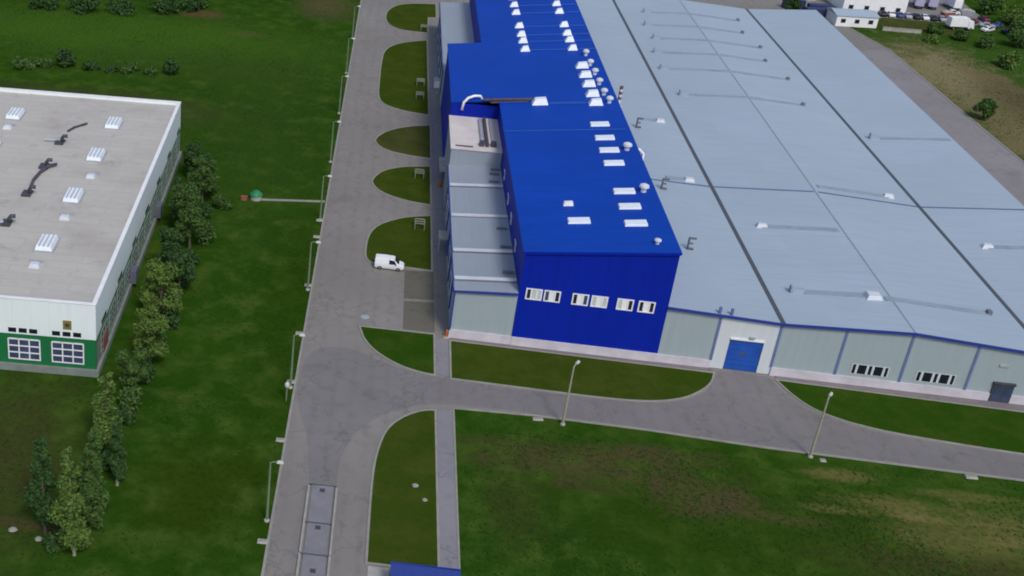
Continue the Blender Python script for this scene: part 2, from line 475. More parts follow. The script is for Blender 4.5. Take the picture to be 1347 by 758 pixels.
def kerb_line(pts, w=.32, z=.12):
    mb = MB()
    for (x0, y0), (x1, y1) in zip(pts[:-1], pts[1:]):
        d = Vector((x1 - x0, y1 - y0)).normalized(); nrm = Vector((d.y, -d.x)) * w * .5
        a, b = Vector((x0, y0)), Vector((x1, y1))
        q = [a - nrm, a + nrm, b + nrm, b - nrm]
        mb.hexa([(p.x, p.y, -.1) for p in q], [(p.x, p.y, z) for p in q])
    tag(link_mesh('kerb', mb, M['kerb']), kind='structure')
kerb_line([(-7.2, 60), (-7.2, 420)], .3)
kerb_line([(13.62, 134.06), (23.7, 134.26), (38.2, 133.66), (52.3, 132.46), (70.8, 131.66), (84.1, 131.06), (160, 126.96)][::-1])
kerb_line([(133.3, 150), (133.2, 247), (132.4, 280), (131.8, 324), (127.5, 343)], .4)
kerb_line([(13.45, 60), (13.6, 133.9)], .22, .08)

def lawn(pts, mat, it=3):
    outl = smooth_poly(pts, it)
    outl, outer = offset_poly(outl, .28)
    mb = MB(); mb.prism(outl, -.05, .13)
    tag(link_mesh('lawn', mb, mat), kind='structure')
    kb = MB(); n = len(outl); o = 0
    for i in range(n):
        j = (i + 1) % n
        q = [outl[i], outer[i], outer[j], outl[j]]
        kb.hexa([(x, y, -.1) for x, y in q], [(x, y, .15) for x, y in q])
    tag(link_mesh('kerb', kb, M['kerb']), kind='structure')

S_ = True
lawn([(.7, 152.5, S_), (11.1, 152.3, S_), (11.1, 141.7, S_), (9.2, 142.0), (6.4, 143.2), (3.3, 145.9), (1.4, 149.2)], M['lawn_deep'])
lawn([(13.6, 151.0, S_), (49.9, 149.4, S_), (49.2, 147.2), (47.7, 145.0), (44.6, 142.2), (40.3, 140.6), (34.3, 140.2), (24, 140.7), (13.5, 141.2, S_)], M['lawn'])
lawn([(58.7, 149.2, S_), (74.6, 148.2), (90.9, 147.3), (112, 146, S_), (114, 135.6, S_), (98, 136.3), (86.7, 137.1), (77.8, 138.0), (68.6, 139.3), (62.5, 141.9), (60.0, 145.4)], M['lawn_deep'])
lawn([(11.1, 132.9, S_), (9.6, 132.6), (7.2, 130.8), (5.2, 127.8), (4.3, 123.6), (3.8, 118.8), (3.7, 110.3), (3.7, 102.5, S_), (11.2, 102.4, S_)], M['lawn'])
lawn([(.6, 173.6), (.45, 179), (.9, 184), (2.4, 187.6), (5.6, 190.6), (8.2, 192), (10.9, 192.7, S_), (10.9, 172.4, S_), (2.8, 173.0)], M['lawn'])
lawn([(.3, 204.6), (.9, 208), (2.4, 211.2), (6.0, 213.9), (10.9, 215.0, S_), (10.9, 197.7, S_), (7.4, 198.1), (2.6, 200.6)], M['lawn'])
lawn([(.0, 225.4), (1.2, 229.4), (3.4, 232.8), (7.1, 235.6), (11, 237, S_), (11, 219.3, S_), (7.2, 219.7), (2.4, 221.4)], M['lawn_far'])
lawn([(.1, 251), (0, 262), (0, 275), (.5, 287), (4.7, 293.4), (10.5, 296.5, S_), (10.7, 243.3, S_), (6.2, 244.2), (1.6, 247)], M['lawn'])
lawn([(-.2, 314), (.6, 323), (4.5, 329.5), (13.0, 331.2, S_), (13.0, 318, S_), (10.9, 317.6, S_), (10.7, 303.4, S_), (4.6, 303.6), (1.0, 307.2)], M['lawn'])

mb = MB(); mb.prism([(11.45, 60), (13.25, 60), (13.35, 133.4), (11.45, 133.0)], -.1, .06)
tag(link_mesh('path', mb, M['path']), kind='structure')
mb = MB(); mb.prism([(11.42, 142.2), (13.15, 142.0), (13.2, 151.6), (11.42, 151.8)], -.1, .06)
tag(link_mesh('path', mb, M['path']), kind='structure')
mb = MB(); mb.prism([(11.25, 173), (12.95, 173), (12.9, 300), (11.2, 300)], -.1, .045)
tag(link_mesh('path', mb, M['path']), kind='structure')
mb = MB(); mb.prism([(6.75, 153.2), (11.3, 153.0), (11.3, 162.0), (6.75, 161.6)], -.1, .05); mb.prism([(6.75, 162.4), (11.3, 162.8), (11.3, 172), (6.75, 171.6)], -.1, .05)
tag(link_mesh('parking_bay', mb, M['bay']), kind='structure')
mb = MB(); mb.prism([(13.5, 151.32), (49.9, 149.72), (49.9, fy(49.9)), (13.5, fy(13.5))], -.1, .10)
mb.prism([(58.6, 149.5), (74.6, 148.5), (112, 146.35), (112, fy(112)), (58.6, fy(58.6))], -.1, .10)
tag(link_mesh('apron', mb, M['apron']), kind='structure')
mb = MB(); mb.prism([(-18.4, 192.8), (-7.5, 194.5), (-7.5, 195.3), (-18.4, 193.6)], -.1, .03)
tag(link_mesh('path', mb, M['kerb']), kind='structure')
mb = MB(); mb.prism([(133.35, 150), (112, 150), (112, 322), (131.95, 324), (132.55, 280), (133.35, 247)], -.1, .034)
tag(link_mesh('road', mb, M['lane']), kind='structure')
mb = MB(); mb.prism([(137, 345.6), (157, 345.2), (158, 357), (139, 357.5)], -.1, .05)
tag(link_mesh('lawn', mb, M['lawn_far']), kind='structure')

# ---------------------------------------------------------------- factory hall
hx = [42.3, 57.8, 75.0, 92.4, 109.8]; hzv = [8.95, 8.4, 9.25, 8.2, 9.5]
hz = lambda X: float(np.interp(X, hx, hzv))
HB = 322.0
hall = thing('factory_hall', 'long pale grey factory hall with wide low-pitched metal roof and blue gate', 'factory hall', (57.8, fy(57.8), 0))
def hp(name, mb, mat, parent=None, **k):
    p = parent or hall
    off = Vector((57.8, fy(57.8), 0))
    o = link_mesh(name, mb, mat, p, **k)
    if p is hall: o.location = -off
    return o
mb = MB()
for a, b in zip(range(4), range(1, 5)):
    x0, x1 = hx[a], hx[b]
    mb.hexa([(x0, fy(x0) - .25, hzv[a] - .3), (x1, fy(x1) - .25, hzv[b] - .3), (x1, HB, hzv[b] - .3), (x0, HB, hzv[a] - .3)],
            [(x0, fy(x0) - .25, hzv[a]), (x1, fy(x1) - .25, hzv[b]), (x1, HB, hzv[b]), (x0, HB, hzv[a])])
hp('roof', mb, M['hall_roof'])
def wall_strip(x0, x1, z0=1.3, d=0.0, th=.25, zt=None):
    f0, f1 = fy(x0) - d, fy(x1) - d
    t0, t1 = (hz(x0) - .3, hz(x1) - .3) if zt is None else (zt, zt)
    return [(x0, f0, z0), (x1, f1, z0), (x1, f1 + th, z0), (x0, f0 + th, z0)], [(x0, f0, t0), (x1, f1, t1), (x1, f1 + th, t1), (x0, f0 + th, t0)]
mb = MB()
for x0, x1 in ((42.3, 49.6), (57.8, 75.0), (75.0, 92.4), (92.4, 109.6)): mb.hexa(*wall_strip(x0, x1))
mb.box(109.3, 109.6, fy(109.6) + .26, HB - .3, 0, 9.1)
mb.box(42.5, 109.2, HB - .6, HB - .3, 0, 7.8)
hp('wall', mb, M['hall_wall'])
mb = MB()
mb.hexa(*wall_strip(49.6, 51.5, 0.1)); mb.hexa(*wall_strip(56.1, 57.8, 0.1)); mb.hexa(*wall_strip(51.5, 56.1, 4.95))
hp('gate_surround', mb, M['white_wall'])
mb = MB()
for x0, x1 in ((42.3, 49.55), (57.85, 87.05), (89.85, 109.7)): mb.hexa(*wall_strip(x0, x1, 0, .22, .4, 1.3))
hp('plinth', mb, M['plinth'])
mb = MB()
for a, b in zip(range(4), range(1, 5)):
    x0, x1 = hx[a], hx[b]
    q = lambda z: [(x0, fy(x0) - .42, hzv[a] + z), (x1, fy(x1) - .42, hzv[b] + z), (x1, fy(x1) - .26, hzv[b] + z), (x0, fy(x0) - .26, hzv[a] + z)]
    mb.hexa(q(-.34), q(.06))
hp('eave_trim', mb, M['blue_trim'])
for x in (49.6, 57.8, 66.4, 75.0, 83.7, 92.4, 101.0, 109.3):
    mb = MB(); mb.hexa(*wall_strip(x - .17, x + .17, 1.32, .1, .1)); hp('wall_post', mb, M['column'])
def seam(x, w, mat, name, h=.05):
    mb = MB(); mb.hexa([(x - w, fy(x) - .2, hz(x) - .1)] + [(x + w, fy(x) - .2, hz(x) - .1), (x + w, HB, hz(x) - .1), (x - w, HB, hz(x) - .1)],
                       [(x - w, fy(x) - .2, hz(x - w) + h), (x + w, fy(x) - .2, hz(x + w) + h), (x + w, HB, hz(x + w) + h), (x - w, HB, hz(x - w) + h)])
    hp(name, mb, mat)
seam(57.8, .32, M['gutter'], 'valley_gutter'); seam(92.4, .30, M['gutter'], 'valley_gutter'); seam(75.0, .12, M['ridge'], 'ridge_cap', .09)
mb = MB()
for a, b in zip(range(4), range(1, 5)):
    x0, x1 = hx[a] + .4, hx[b] - .4
    y = 197.3
    mb.hexa([(x0, y - .16, hz(x0) - .1), (x1, y - .16, hz(x1) - .1), (x1, y + .16, hz(x1) - .1), (x0, y + .16, hz(x0) - .1)],
            [(x0, y - .16, hz(x0) + .10), (x1, y - .16, hz(x1) + .10), (x1, y + .16, hz(x1) + .10), (x0, y + .16, hz(x0) + .10)])
hp('expansion_joint', mb, M['joint'])
# gate
gate = MB()
for k in range(6):
    z0 = .12 + k * .80
    gate.hexa(*wall_strip(51.55, 56.05, z0, -.12, .08, z0 + .77))
gt = hp('gate', gate, M['blue_gate'])
def on_gate(x0, x1, z0, z1, d, th): return wall_strip(x0, x1, z0, d, th, z1)
mb = MB(); mb.hexa(*on_gate(53.2, 54.1, 2.5, 3.0, -.09, .03)); link_mesh('vision_panel', mb, M['glass_blue'], gt)
mb = MB(); mb.hexa(*on_gate(51.5, 56.1, 4.98, 5.25, .16, .15)); hp('gate_canopy', mb, M['white_paint'])
mb = MB(); mb.hexa(*on_gate(54.0, 54.7, 5.45, 5.7, .35, .34)); hp('gate_lamp', mb, M['galv'])
for x in (49.3, 50.9):
    mb = MB(); mb.box(x - .16, x + .16, fy(x) - .1, fy(x) + .3, hz(x) - .05, hz(x) + .95); hp('roof_post', mb, M['column'])
# window ribbons
def ribbon(x0, x1, z0, z1):
    fr = MB()
    pat = [0, .1, .17, .43, .5, .6, .67, .93, 1.0]
    fr.hexa(*wall_strip(x0, x1, z0 + .05, .06, .3, z0 + .1)); fr.hexa(*wall_strip(x0, x1, z1 - .1, .06, .3, z1 - .05))
    W = x1 - x0
    gaps = [(0, .03), (.115, .175), (.40, .46), (.545, .605), (.83, .89), (.97, 1.0)]
    for a, b in gaps: fr.hexa(*wall_strip(x0 + a * W, x0 + b * W, z0 + .1, .06, .3, z1 - .1))
    f = hp('window', fr, M['hall_frame'])
    for (a, b), (c, d) in zip(gaps[:-1], gaps[1:]):
        p = MB(); p.hexa(*wall_strip(x0 + b * W, x0 + c * W, z0 + .1, .02, .1, z1 - .1)); link_mesh('pane', p, M['glass'], f)
ribbon(68.3, 73.3, 1.75, 3.4); ribbon(76.9, 82.1, 1.75, 3.4)
# entrance
mb = MB(); mb.hexa(*wall_strip(87.0, 89.9, 2.85, .4, .55, 3.15)); hp('door_canopy', mb, M['dark_metal'])
mb = MB(); mb.hexa(*wall_strip(87.1, 89.8, .1, .26, .3, 2.8)); dr = hp('door', mb, M['dark_metal'])
for a, b in ((87.3, 88.3), (88.6, 89.6)):
    mb = MB(); mb.hexa(*wall_strip(a, b, .35, .29, .05, 2.5)); link_mesh('pane', mb, M['glass_blue'], dr)
mb = MB(); mb.hexa(*wall_strip(87.0, 88.2, 5.5, .14, .14, 5.85)); hp('wall_lamp', mb, M['galv'])
# roof ducts with their end boxes
def zrow(x0, x1, y, w, lo, hi):
    q = lambda d: [(x0, y - w, hz(x0) + d), (x1, y - w, hz(x1) + d), (x1, y + w, hz(x1) + d), (x0, y + w, hz(x0) + d)]
    return q(lo), q(hi)
def duct_run(x0, x1, y, left='cowl', right='end'):
    cuts = [x0] + [x for x in (75.0,) if x0 < x < x1] + [x1]
    mb = MB()
    for a, b in zip(cuts[:-1], cuts[1:]): mb.hexa(*zrow(a, b, y, .62, -.1, .14))
    d = hp('roof_duct', mb, M['duct'])
    for side, x in ((left, x0), (right, x1)):
        if side == 'box':
            m2 = MB(); m2.frustum(x - .95, x + .95, y - .6, y + .6, hz(x) - .15, hz(x) + .6, .3)
            b = link_mesh('roof_vent', m2, M['pale_vent'], d)
        elif side == 'end':
            m2 = MB(); m2.box(x - .3, x + .3, y - .4, y + .4, hz(x) - .1, hz(x) + .6)
            link_mesh('end_cap', m2, M['end_grey'], d)
        elif side == 'cowl':
            m2 = MB(); m2.box(x - 1.7, x - .02, y - .42, y + .42, hz(x) - .1, hz(x) + .55); link_mesh('vent_box', m2, M['ridge'], d)
            m3 = MB(); m3.box(x - 2.0, x - 1.72, y - .4, y + .4, hz(x) - .1, hz(x) + .95); link_mesh('end_cap', m3, M['duct'], d)
duct_run(63.0, 71.2, 160.0, 'cowl', 'none'); duct_run(74.0, 88.5, 159.3, 'none', 'end')
duct_run(62.4, 74.2, 182.0, 'box', 'none'); duct_run(76.0, 88.0, 200.0, 'none', 'box')
m2 = MB(); m2.frustum(71.3, 73.6, 158.7, 160.7, hz(72.4) - .15, hz(72.4) + .6, .3); hp('roof_vent', m2, M['pale_vent'])
for x0, x1, y in ((63.0, 85.9, 245.2), (62.0, 87.3, 262.2), (62.6, 85.4, 274.1), (64.2, 87.0, 285.2), (64.0, 85.4, 296.3), (65.6, 87.0, 308.0)):
    duct_run(x0, x1, y, 'cowl', 'end')
duct_run(97.4, 109.0, 182.3, 'box', 'none'); duct_run(96.2, 109.0, 229.5, 'cowl', 'none')
duct_run(50.4, 53.6, 228.0, 'none', 'none'); duct_run(50.4, 53.6, 199.0, 'none', 'none')
for y in (228.0, 199.0):
    m2 = MB(); m2.frustum(53.4, 55.2, y - .7, y + .7, hz(54.2) - .15, hz(54.2) + .5, .25); hp('roof_vent', m2, M['pale_vent'])
# dark exhaust stands by the blue wall
for x, y in ((48.9, 222.7), (48.6, 193.5), (48.6, 170.7)):
    z = hz(x)
    m2 = MB(); m2.tube([(x, y, z - .1), (x, y, z + 2.0)], .16); st = hp('exhaust_stack', m2, M['stack_grey'])
    for k, (L, w) in enumerate(((.85, .17), (.65, .13), (1.0, .17))):
        zz = (.2, 1.05, 1.9)[k]
        m3 = MB(); m3.tube([(x + .1, y, z + zz), (x + L, y - .1, z + zz), ], w); link_mesh('outlet', m3, M['stack_grey'], st)

# ---------------------------------------------------------------- blue production block
BX0, BX1, BB = 22.0, 42.3, 305.0
bz = lambda X: 14.9 + (X - 22.0) * .114
blue = thing('production_block', 'tall bright blue factory block with rows of white skylights on its sloping roof', 'factory block', (22, fy(22), 0))
def bp(name, mb, mat, parent=None, **k):
    o = link_mesh(name, mb, mat, parent or blue, **k)
    if parent is None: o.location = (-22, -fy(22), 0)
    return o
def slab(x0, x1, y0, y1, dz0, dz1, y0b=None):
    y0b = y0 if y0b is None else y0b
    return [(x0, y0, bz(x0) + dz0), (x1, y0b, bz(x1) + dz0), (x1, y1, bz(x1) + dz0), (x0, y1, bz(x0) + dz0)], \
           [(x0, y0, bz(x0) + dz1), (x1, y0b, bz(x1) + dz1), (x1, y1, bz(x1) + dz1), (x0, y1, bz(x0) + dz1)]
YM0, YM1 = 213.4, 249.2
mb = MB()
mb.hexa(*slab(21.75, 42.5, fy(22) - .25, YM0 - .01, -.3, 0, fy(42.3) - .25))
mb.hexa(*slab(13.2, 42.5, YM0, YM1, -.3, 0)); mb.hexa(*slab(20.1, 42.5, YM1 + .01, BB, -.3, 0))
bp('roof', mb, M['blue_roof'])
mb = MB()
mb.hexa([(22, fy(22) - .1, 1.35), (42.3, fy(42.3) - .1, 1.35), (42.3, fy(42.3) + .2, 1.35), (22, fy(22) + .2, 1.35)],
        [(22, fy(22) - .1, bz(22) - .3), (42.3, fy(42.3) - .1, bz(42.3) - .3), (42.3, fy(42.3) + .2, bz(42.3) - .3), (22, fy(22) + .2, bz(22) - .3)])
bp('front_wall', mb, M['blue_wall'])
mb = MB()
mb.box(22, 22.3, fy(22) + .2, YM0, 0, bz(22) - .3)
mb.box(42.0, 42.3, fy(42.3) + .2, BB, 0, bz(42) - .31)
mb.box(13.4, 13.7, YM0 + .1, YM1 - .1, 0, bz(13.4) - .31)
mb.box(13.7, 22.6, YM0 + .1, YM0 + .4, 0, bz(13.7) - .32)
mb.box(13.7, 20.6, YM1 - .4, YM1 - .1, 0, bz(13.7) - .32)
mb.box(20.3, 20.6, YM1, BB, 0, bz(20.3) - .31)
mb.box(20.6, 42, BB - .3, BB - .05, 0, bz(20.3) - .33)
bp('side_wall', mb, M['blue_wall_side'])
mb = MB(); mb.hexa(*[[(x, y, z) for x, y, z in q] for q in (
    [(22, fy(22) - .3, 0), (42.3, fy(42.3) - .3, 0), (42.3, fy(42.3) + .1, 0), (22, fy(22) + .1, 0)],
    [(22, fy(22) - .3, 1.4), (42.3, fy(42.3) - .3, 1.4), (42.3, fy(42.3) + .1, 1.4), (22, fy(22) + .1, 1.4)])])
bp('plinth', mb, M['plinth'])
mb = MB(); mb.hexa(*slab(21.74, 42.51, fy(22) - .36, fy(22) - .24, -.55, .05, fy(42.3) - .36)[0:2])
# keep the front fascia as a band that follows the skewed front wall
mb = MB(); q = lambda d: [(21.74, fy(22) - .38, bz(21.74) + d), (42.42, fy(42.3) - .38, bz(42.42) + d), (42.42, fy(42.3) - .26, bz(42.42) + d), (21.74, fy(22) - .26, bz(21.74) + d)]
mb.hexa(q(-.34), q(.03)); bp('fascia', mb, M['blue_wall'])
mb = MB(); mb.hexa(*slab(21.8, 41.8, 197.5, 197.9, -.05, .10)); bp('roof_seam', mb, M['blue_gate'])
# front windows, in three pairs
def bwall(x0, x1, z0, z1, d, th):
    f0, f1 = fy(x0) - .1 - d, fy(x1) - .1 - d
    return [(x0, f0, z0), (x1, f1, z0), (x1, f1 + th, z0), (x0, f0 + th, z0)], [(x0, f0, z1), (x1, f1, z1), (x1, f1 + th, z1), (x0, f0 + th, z1)]
def bwindow(x, panes):
    w, z0, z1 = 2.25, 7.6, 9.35
    fr = MB()
    fr.hexa(*bwall(x, x + w, z0, z0 + .16, .07, .1)); fr.hexa(*bwall(x, x + w, z1 - .16, z1, .07, .1))
    edges = [0, .74, 1.5, 2.25]
    for e in edges:
        a = min(max(e - .09, 0), w - .18); fr.hexa(*bwall(x + a, x + a + .18, z0 + .16, z1 - .16, .07, .1))
    f = bp('window', fr, M['white_paint'])
    for k, pm in enumerate(panes):
        p = MB(); p.hexa(*bwall(x + edges[k] + .1, x + edges[k + 1] - .1, z0 + .16, z1 - .16, .02, .02))
        link_mesh('pane', p, M[pm], f)
for x, ps in ((22.95, ('glass', 'blind', 'blind')), (25.45, ('glass_blue', 'white_paint', 'glass')), (29.3, ('glass', 'white_paint', 'glass_blue')),
              (31.9, ('blind', 'white_paint', 'blind')), (35.4, ('blind', 'white_paint', 'glass')), (38.3, ('glass', 'white_paint', 'glass'))):
    bwindow(x, ps)
# roof lights and vents
def rooflight(x, y, w, d, h, k, name='skylight', mat='skylight'):
    mb = MB()
    x0, x1 = x - w / 2, x + w / 2; zb = bz(x)
    mb.hexa([(x0, y - d / 2, bz(x0) - .1), (x1, y - d / 2, bz(x1) - .1), (x1, y + d / 2, bz(x1) - .1), (x0, y + d / 2, bz(x0) - .1)],
            [(x0 + k, y - d / 2 + k, bz(x0) + h), (x1 - k, y - d / 2 + k, bz(x1) + h), (x1 - k, y + d / 2 - k, bz(x1) + h), (x0 + k, y + d / 2 - k, bz(x0) + h)])
    return bp(name, mb, M[mat])
for x, y in [(37.8, v) for v in (160.3, 166.1, 171.6, 182.7, 188.2, 193.7, 200.1)] + [(30.1, 161.3)]: rooflight(x, y, 3.2, 1.7, .32, .1)
for y in (160.3, 166.1, 171.6, 182.7, 188.2, 193.7, 200.1): pass
rooflight(29.2, 167.1, 1.5, 1.0, .5, .15, 'roof_vent', 'white_paint')
for y in (243.2, 249.0, 253.7, 260.0, 270.5, 276.9, 283.2, 289.5):
    rooflight(28.5, y, 2.0, 1.7, .95, .5, 'roof_vent', 'skylight'); rooflight(37.85, y, 2.0, 1.7, .95, .5, 'roof_vent', 'skylight')
    mb = MB(); mb.hexa(*slab(29.7, 36.7, y - .3, y + .3, -.05, .12)); bp('roof_rib', mb, M['blue_gate'])
    mb = MB(); mb.hexa(*slab(39.0, 42.2, y - .3, y + .3, -.05, .12)); bp('roof_rib', mb, M['blue_gate'])
for y in (210.5, 215.2, 220.7, 226.1, 231.7): rooflight(38.4, y, 2.5, 1.9, .95, .45, 'roof_vent', 'skylight')
rooflight(28.8, 211.4, 2.9, 2.2, 1.0, .5, 'roof_vent', 'skylight')
mb = MB(); mb.hexa(*slab(30.5, 36.9, 210.8, 211.6, -.05, .14)); bp('roof_rib', mb, M['blue_gate'])
def mushroom(x, y, r, h):
    mb = MB(); z = bz(x); mb.lathe([(r * .55, z - .1), (r * .55, z + h * .55), (r, z + h * .6), (r * .9, z + h * .85), (r * .35, z + h)], x, y, 14)
    bp('mushroom_vent', mb, M['pale_vent'], smooth=False)
for x, y in ((40.8, 211.0), (40.4, 215.3), (40.3, 221.1), (40.2, 226.9), (40.0, 232.5), (39.9, 238.9)): mushroom(x, y, .65, 1.3)
for x, y in ((40.6, 171.6), (40.6, 188.4)): mushroom(x, y, .75, 1.3)
mushroom(39.7, 153.9, .5, .8)
# pipes over the edge of the roof
mb = MB(); mb.tube([(41.8, 192.4, bz(42) - 1.6), (43.5, 192.4, bz(42) - 1.4), (44.2, 192.3, bz(42) - 2.0), (44.4, 192.2, 8.6)], .24, 12); bp('white_duct', mb, M['white_paint'], smooth=True)
mb = MB(); mb.tube([(41.8, 219, 14.2), (43.6, 219, 14.4), (44.3, 219, 13.8), (44.3, 219, 8.6)], .36, 12); bp('white_duct', mb, M['white_paint'], smooth=True)
mb = MB(); mb.tube([(44.25, 219.9, 8.6), (44.25, 219.9, 17.4)], .3, 12); ch = bp('chimney', mb, M['pale_vent'])
for z in (14.9, 15.9, 16.9):
    mb = MB(); mb.tube([(44.25, 219.9, z), (44.25, 219.9, z + .55)], .32, 12); link_mesh('red_band', mb, M['red_band'], ch)
zp = lambda x: bz(x) + .35
mb = MB(); mb.tube([(19.0, 212.9, zp(19)), (28.0, 212.6, zp(28))], .28, 8); mb.tube([(20.2, 212.5, zp(20) - .4), (26.9, 212.3, zp(26.9) - .3)], .16, 8); bp('roof_pipe', mb, M['rust'])
mb = MB(); mb.tube([(15.3, 213.0, 12.6), (15.5, 212.9, 14.1), (16.2, 213.1, 14.9), (17.3, 213.7, 15.2), (18.4, 214.2, 15.1), (18.9, 214.3, 14.3)], .24, 12); bp('white_duct', mb, M['white_paint'], smooth=True)
for y in (163.0, 172.4, 179.8, 189.6):
    mb = MB(); mb.box(21.9, 21.99, y - .9, y + .9, 9.6, 11.0); f = bp('window', mb, M['white_paint'])
    mb = MB(); mb.box(21.87, 21.895, y - .65, y + .65, 9.8, 10.8); link_mesh('pane', mb, M['glass_blue'], f)

# ---------------------------------------------------------------- side annex
az_ = lambda X: 7.9 + (X - 13.3) * .065
annex = thing('side_annex', 'low grey annex with flat stepped roof along the left side of the blue block', 'annex', (13.4, fy(13.4), 0))
AO = (-13.4, -fy(13.4), 0)
def ap(name, mb, mat, parent=None, **k):
    o = link_mesh(name, mb, mat, parent or annex, **k)
    if parent is None: o.location = AO
    return o
def aslab(x0, x1, y0, y1, d0, d1):
    q = lambda d: [(x0, y0, az_(x0) + d), (x1, y0, az_(x1) + d), (x1, y1, az_(x1) + d), (x0, y1, az_(x0) + d)]
    return q(d0), q(d1)
steps = [fy(17.6) - .2, 164.2, 176.6, 188.6, 197.4]
mb = MB()
for i, (a, b) in enumerate(zip(steps[:-1], steps[1:])):
    mb.hexa(*aslab(13.15, 21.98, a, b - .01, -.4, (0, .10, 0.02, .12)[i]))
ap('roof', mb, M['annex_roof'])
mb = MB(); mb.hexa(*aslab(13.0, 20.28, YM1 + .02, BB - 1, -.4, .1)); ap('rear_roof', mb, M['annex_roof'])
for y in (155.2, 164.2, 176.6, 188.6):
    mb = MB(); mb.hexa(*aslab(13.2, 21.9, y - .3, y + .3, -.05, .34)); ap('roof_curb', mb, M['pale_vent'])
    mb = MB(); mb.hexa(*aslab(13.2, 21.9, y - .62, y - .31, -.05, .13)); ap('roof_gutter', mb, M['end_grey'])
mb = MB(); mb.box(13.3, 21.95, 197.4, YM0 + .05, 0, 11.0)
ap('raised_bay', mb, M['annex_roof'])
mb = MB(); mb.box(13.15, 21.98, 197.25, YM0 + .08, 11.0, 11.2); ap('raised_roof', mb, M['cream_roof'])
for x0, x1, y0, y1, h, mt in ((18.4, 18.9, 200.5, 212.0, .5, 'galv'), (19.2, 19.7, 199.0, 212.6, .55, 'rust'), (18.1, 18.9, 199.0, 200.2, .8, 'rust'), (20.1, 21.0, 199.2, 200.3, .8, 'dark_metal'), (20.3, 20.8, 200.4, 212.6, .35, 'galv')):
    mb = MB(); mb.box(x0, x1, y0, y1, 11.15, 11.2 + h); ap('roof_duct', mb, M[mt])
mb = MB(); mb.box(14.0, 17.0, 198.3, 198.6, 11.15, 11.35); ap('roof_curb', mb, M['rust'])
for x, y in ((21.0, 157.4), (21.1, 165.6), (20.9, 172.0), (20.6, 190.2), (20.8, 193.5), (21.1, 195.5)):
    mb = MB(); mb.box(x - .9, x + .7, y - .2, y + .2, az_(x) - .05, az_(x) + .4); ap('roof_bracket', mb, M['end_grey'])
mb = MB()
f0, f1 = fy(13.4), fy(22)
mb.hexa([(13.4, f0, 1.35), (21.98, f1, 1.35), (21.98, f1 + .25, 1.35), (13.4, f0 + .25, 1.35)], [(13.4, f0, az_(13.4) - .4), (21.98, f1, az_(21.98) - .4), (21.98, f1 + .25, az_(21.98) - .4), (13.4, f0 + .25, az_(13.4) - .4)])
mb.box(13.4, 13.65, f0 + .2, 197.3, 0, 7.5)
ap('wall', mb, M['hall_wall'])
mb = MB(); mb.box(13.25, 13.5, YM1 + .1, BB - 1, 0, 7.5); ap('wall', mb, M['hall_wall'])
mb = MB(); q = lambda z: [(13.2, fy(13.2) - .22, z), (21.98, fy(22) - .22, z), (21.98, fy(22) - .01, z), (13.2, fy(13.2) - .01, z)]
mb.hexa(q(0), q(1.4)); ap('plinth', mb, M['plinth'])
mb = MB(); q = lambda d: [(13.1, fy(13.1) - .36, az_(13.1) + d), (21.98, fy(22) - .36, az_(21.98) + d), (21.98, fy(22) - .21, az_(21.98) + d), (13.1, fy(13.1) - .21, az_(13.1) + d)]
mb.hexa(q(-.42), q(-.08)); ap('eave_trim', mb, M['blue_trim'])
mb = MB(); mb.box(12.98, 13.14, fy(13.4) + .0, 197.2, 7.35, 7.95); ap('eave_trim', mb, M['blue_trim'])
mb = MB(); mb.box(12.85, 12.99, YM1 + .1, BB - 1, 7.35, 8.1); ap('eave_trim', mb, M['blue_trim'])
for y in [fy(13.4) - .1] + [158.5 + 8.6 * k for k in range(5)] + [254 + 9 * k for k in range(6)]:
    mb = MB(); xx = 13.38 if y < 240 else 13.23
    mb.box(xx - .18, xx, y - .2, y + .2, 1.3 if y > 153 else 1.42, 7.4); ap('wall_post', mb, M['blue_trim'])
for k, y in enumerate((162.6, 171.2, 188.5, 193)):
    mb = MB(); mb.box(13.3, 13.39, y - 1.4, y + 1.4, 2.0, 4.6); f = ap('window', mb, M['white_paint'])
    mb = MB(); mb.box(13.26, 13.295, y - 1.2, y + 1.2, 2.2, 4.4); link_mesh('pane', mb, M['glass_blue'], f)
mb = MB(); mb.box(11.9, 13.35, 178.6, 181.6, 2.6, 2.85); mb.box(11.95, 12.1, 178.7, 178.85, 0.1, 2.6); mb.box(11.95, 12.1, 181.35, 181.5, .1, 2.6); ap('entrance_canopy', mb, M['concrete'])
mb = MB(); mb.box(13.28, 13.39, 179.2, 181.0, .05, 2.4); ap('door', mb, M['blue_gate'])
mb = MB(); mb.box(12.3, 13.3, 206.5, 213.0, 2.8, 3.1); ap('entrance_canopy', mb, M['concrete'])
for y, mt in ((208.2, 'dark_metal'), (211.5, 'blue_gate')):
    mb = MB(); mb.box(13.2, 13.31, y - .9, y + .9, .05, 2.4); ap('door', mb, M[mt])

# things along the annex
def lean_panel(): pass
mb = MB(); mb.lathe([(.32, 0.05), (.36, .25), (.36, .8), (.32, .95), (.2, 1.0)], 0, 0, 14)
tag(link_mesh('barrel', mb, M['orange'], loc=(12.6, 206.2, 0)), 'rusty orange barrel standing on the path by the annex wall', 'barrel')
t = thing('wall_cabinet', 'white metal cabinet standing beside the far annex wall', 'cabinet', (12.6, 262.3, 0))
mb = MB(); mb.box(-.6, .6, -1.0, 1.0, .05, 1.7); link_mesh('cabinet_body', mb, M['white_paint'], t)
mb = MB(); mb.box(-.7, .7, -1.1, 1.1, 1.72, 1.82); link_mesh('cabinet_roof', mb, M['galv'], t)
mb = MB(); mb.box(-.64, -.605, -.9, .9, .2, 1.5); link_mesh('cabinet_door', mb, M['galv'], t)
t = thing('pallet_stack', 'stack of grey pallets on paving beside the annex corner', 'pallets', (12.7, 254.0, 0))
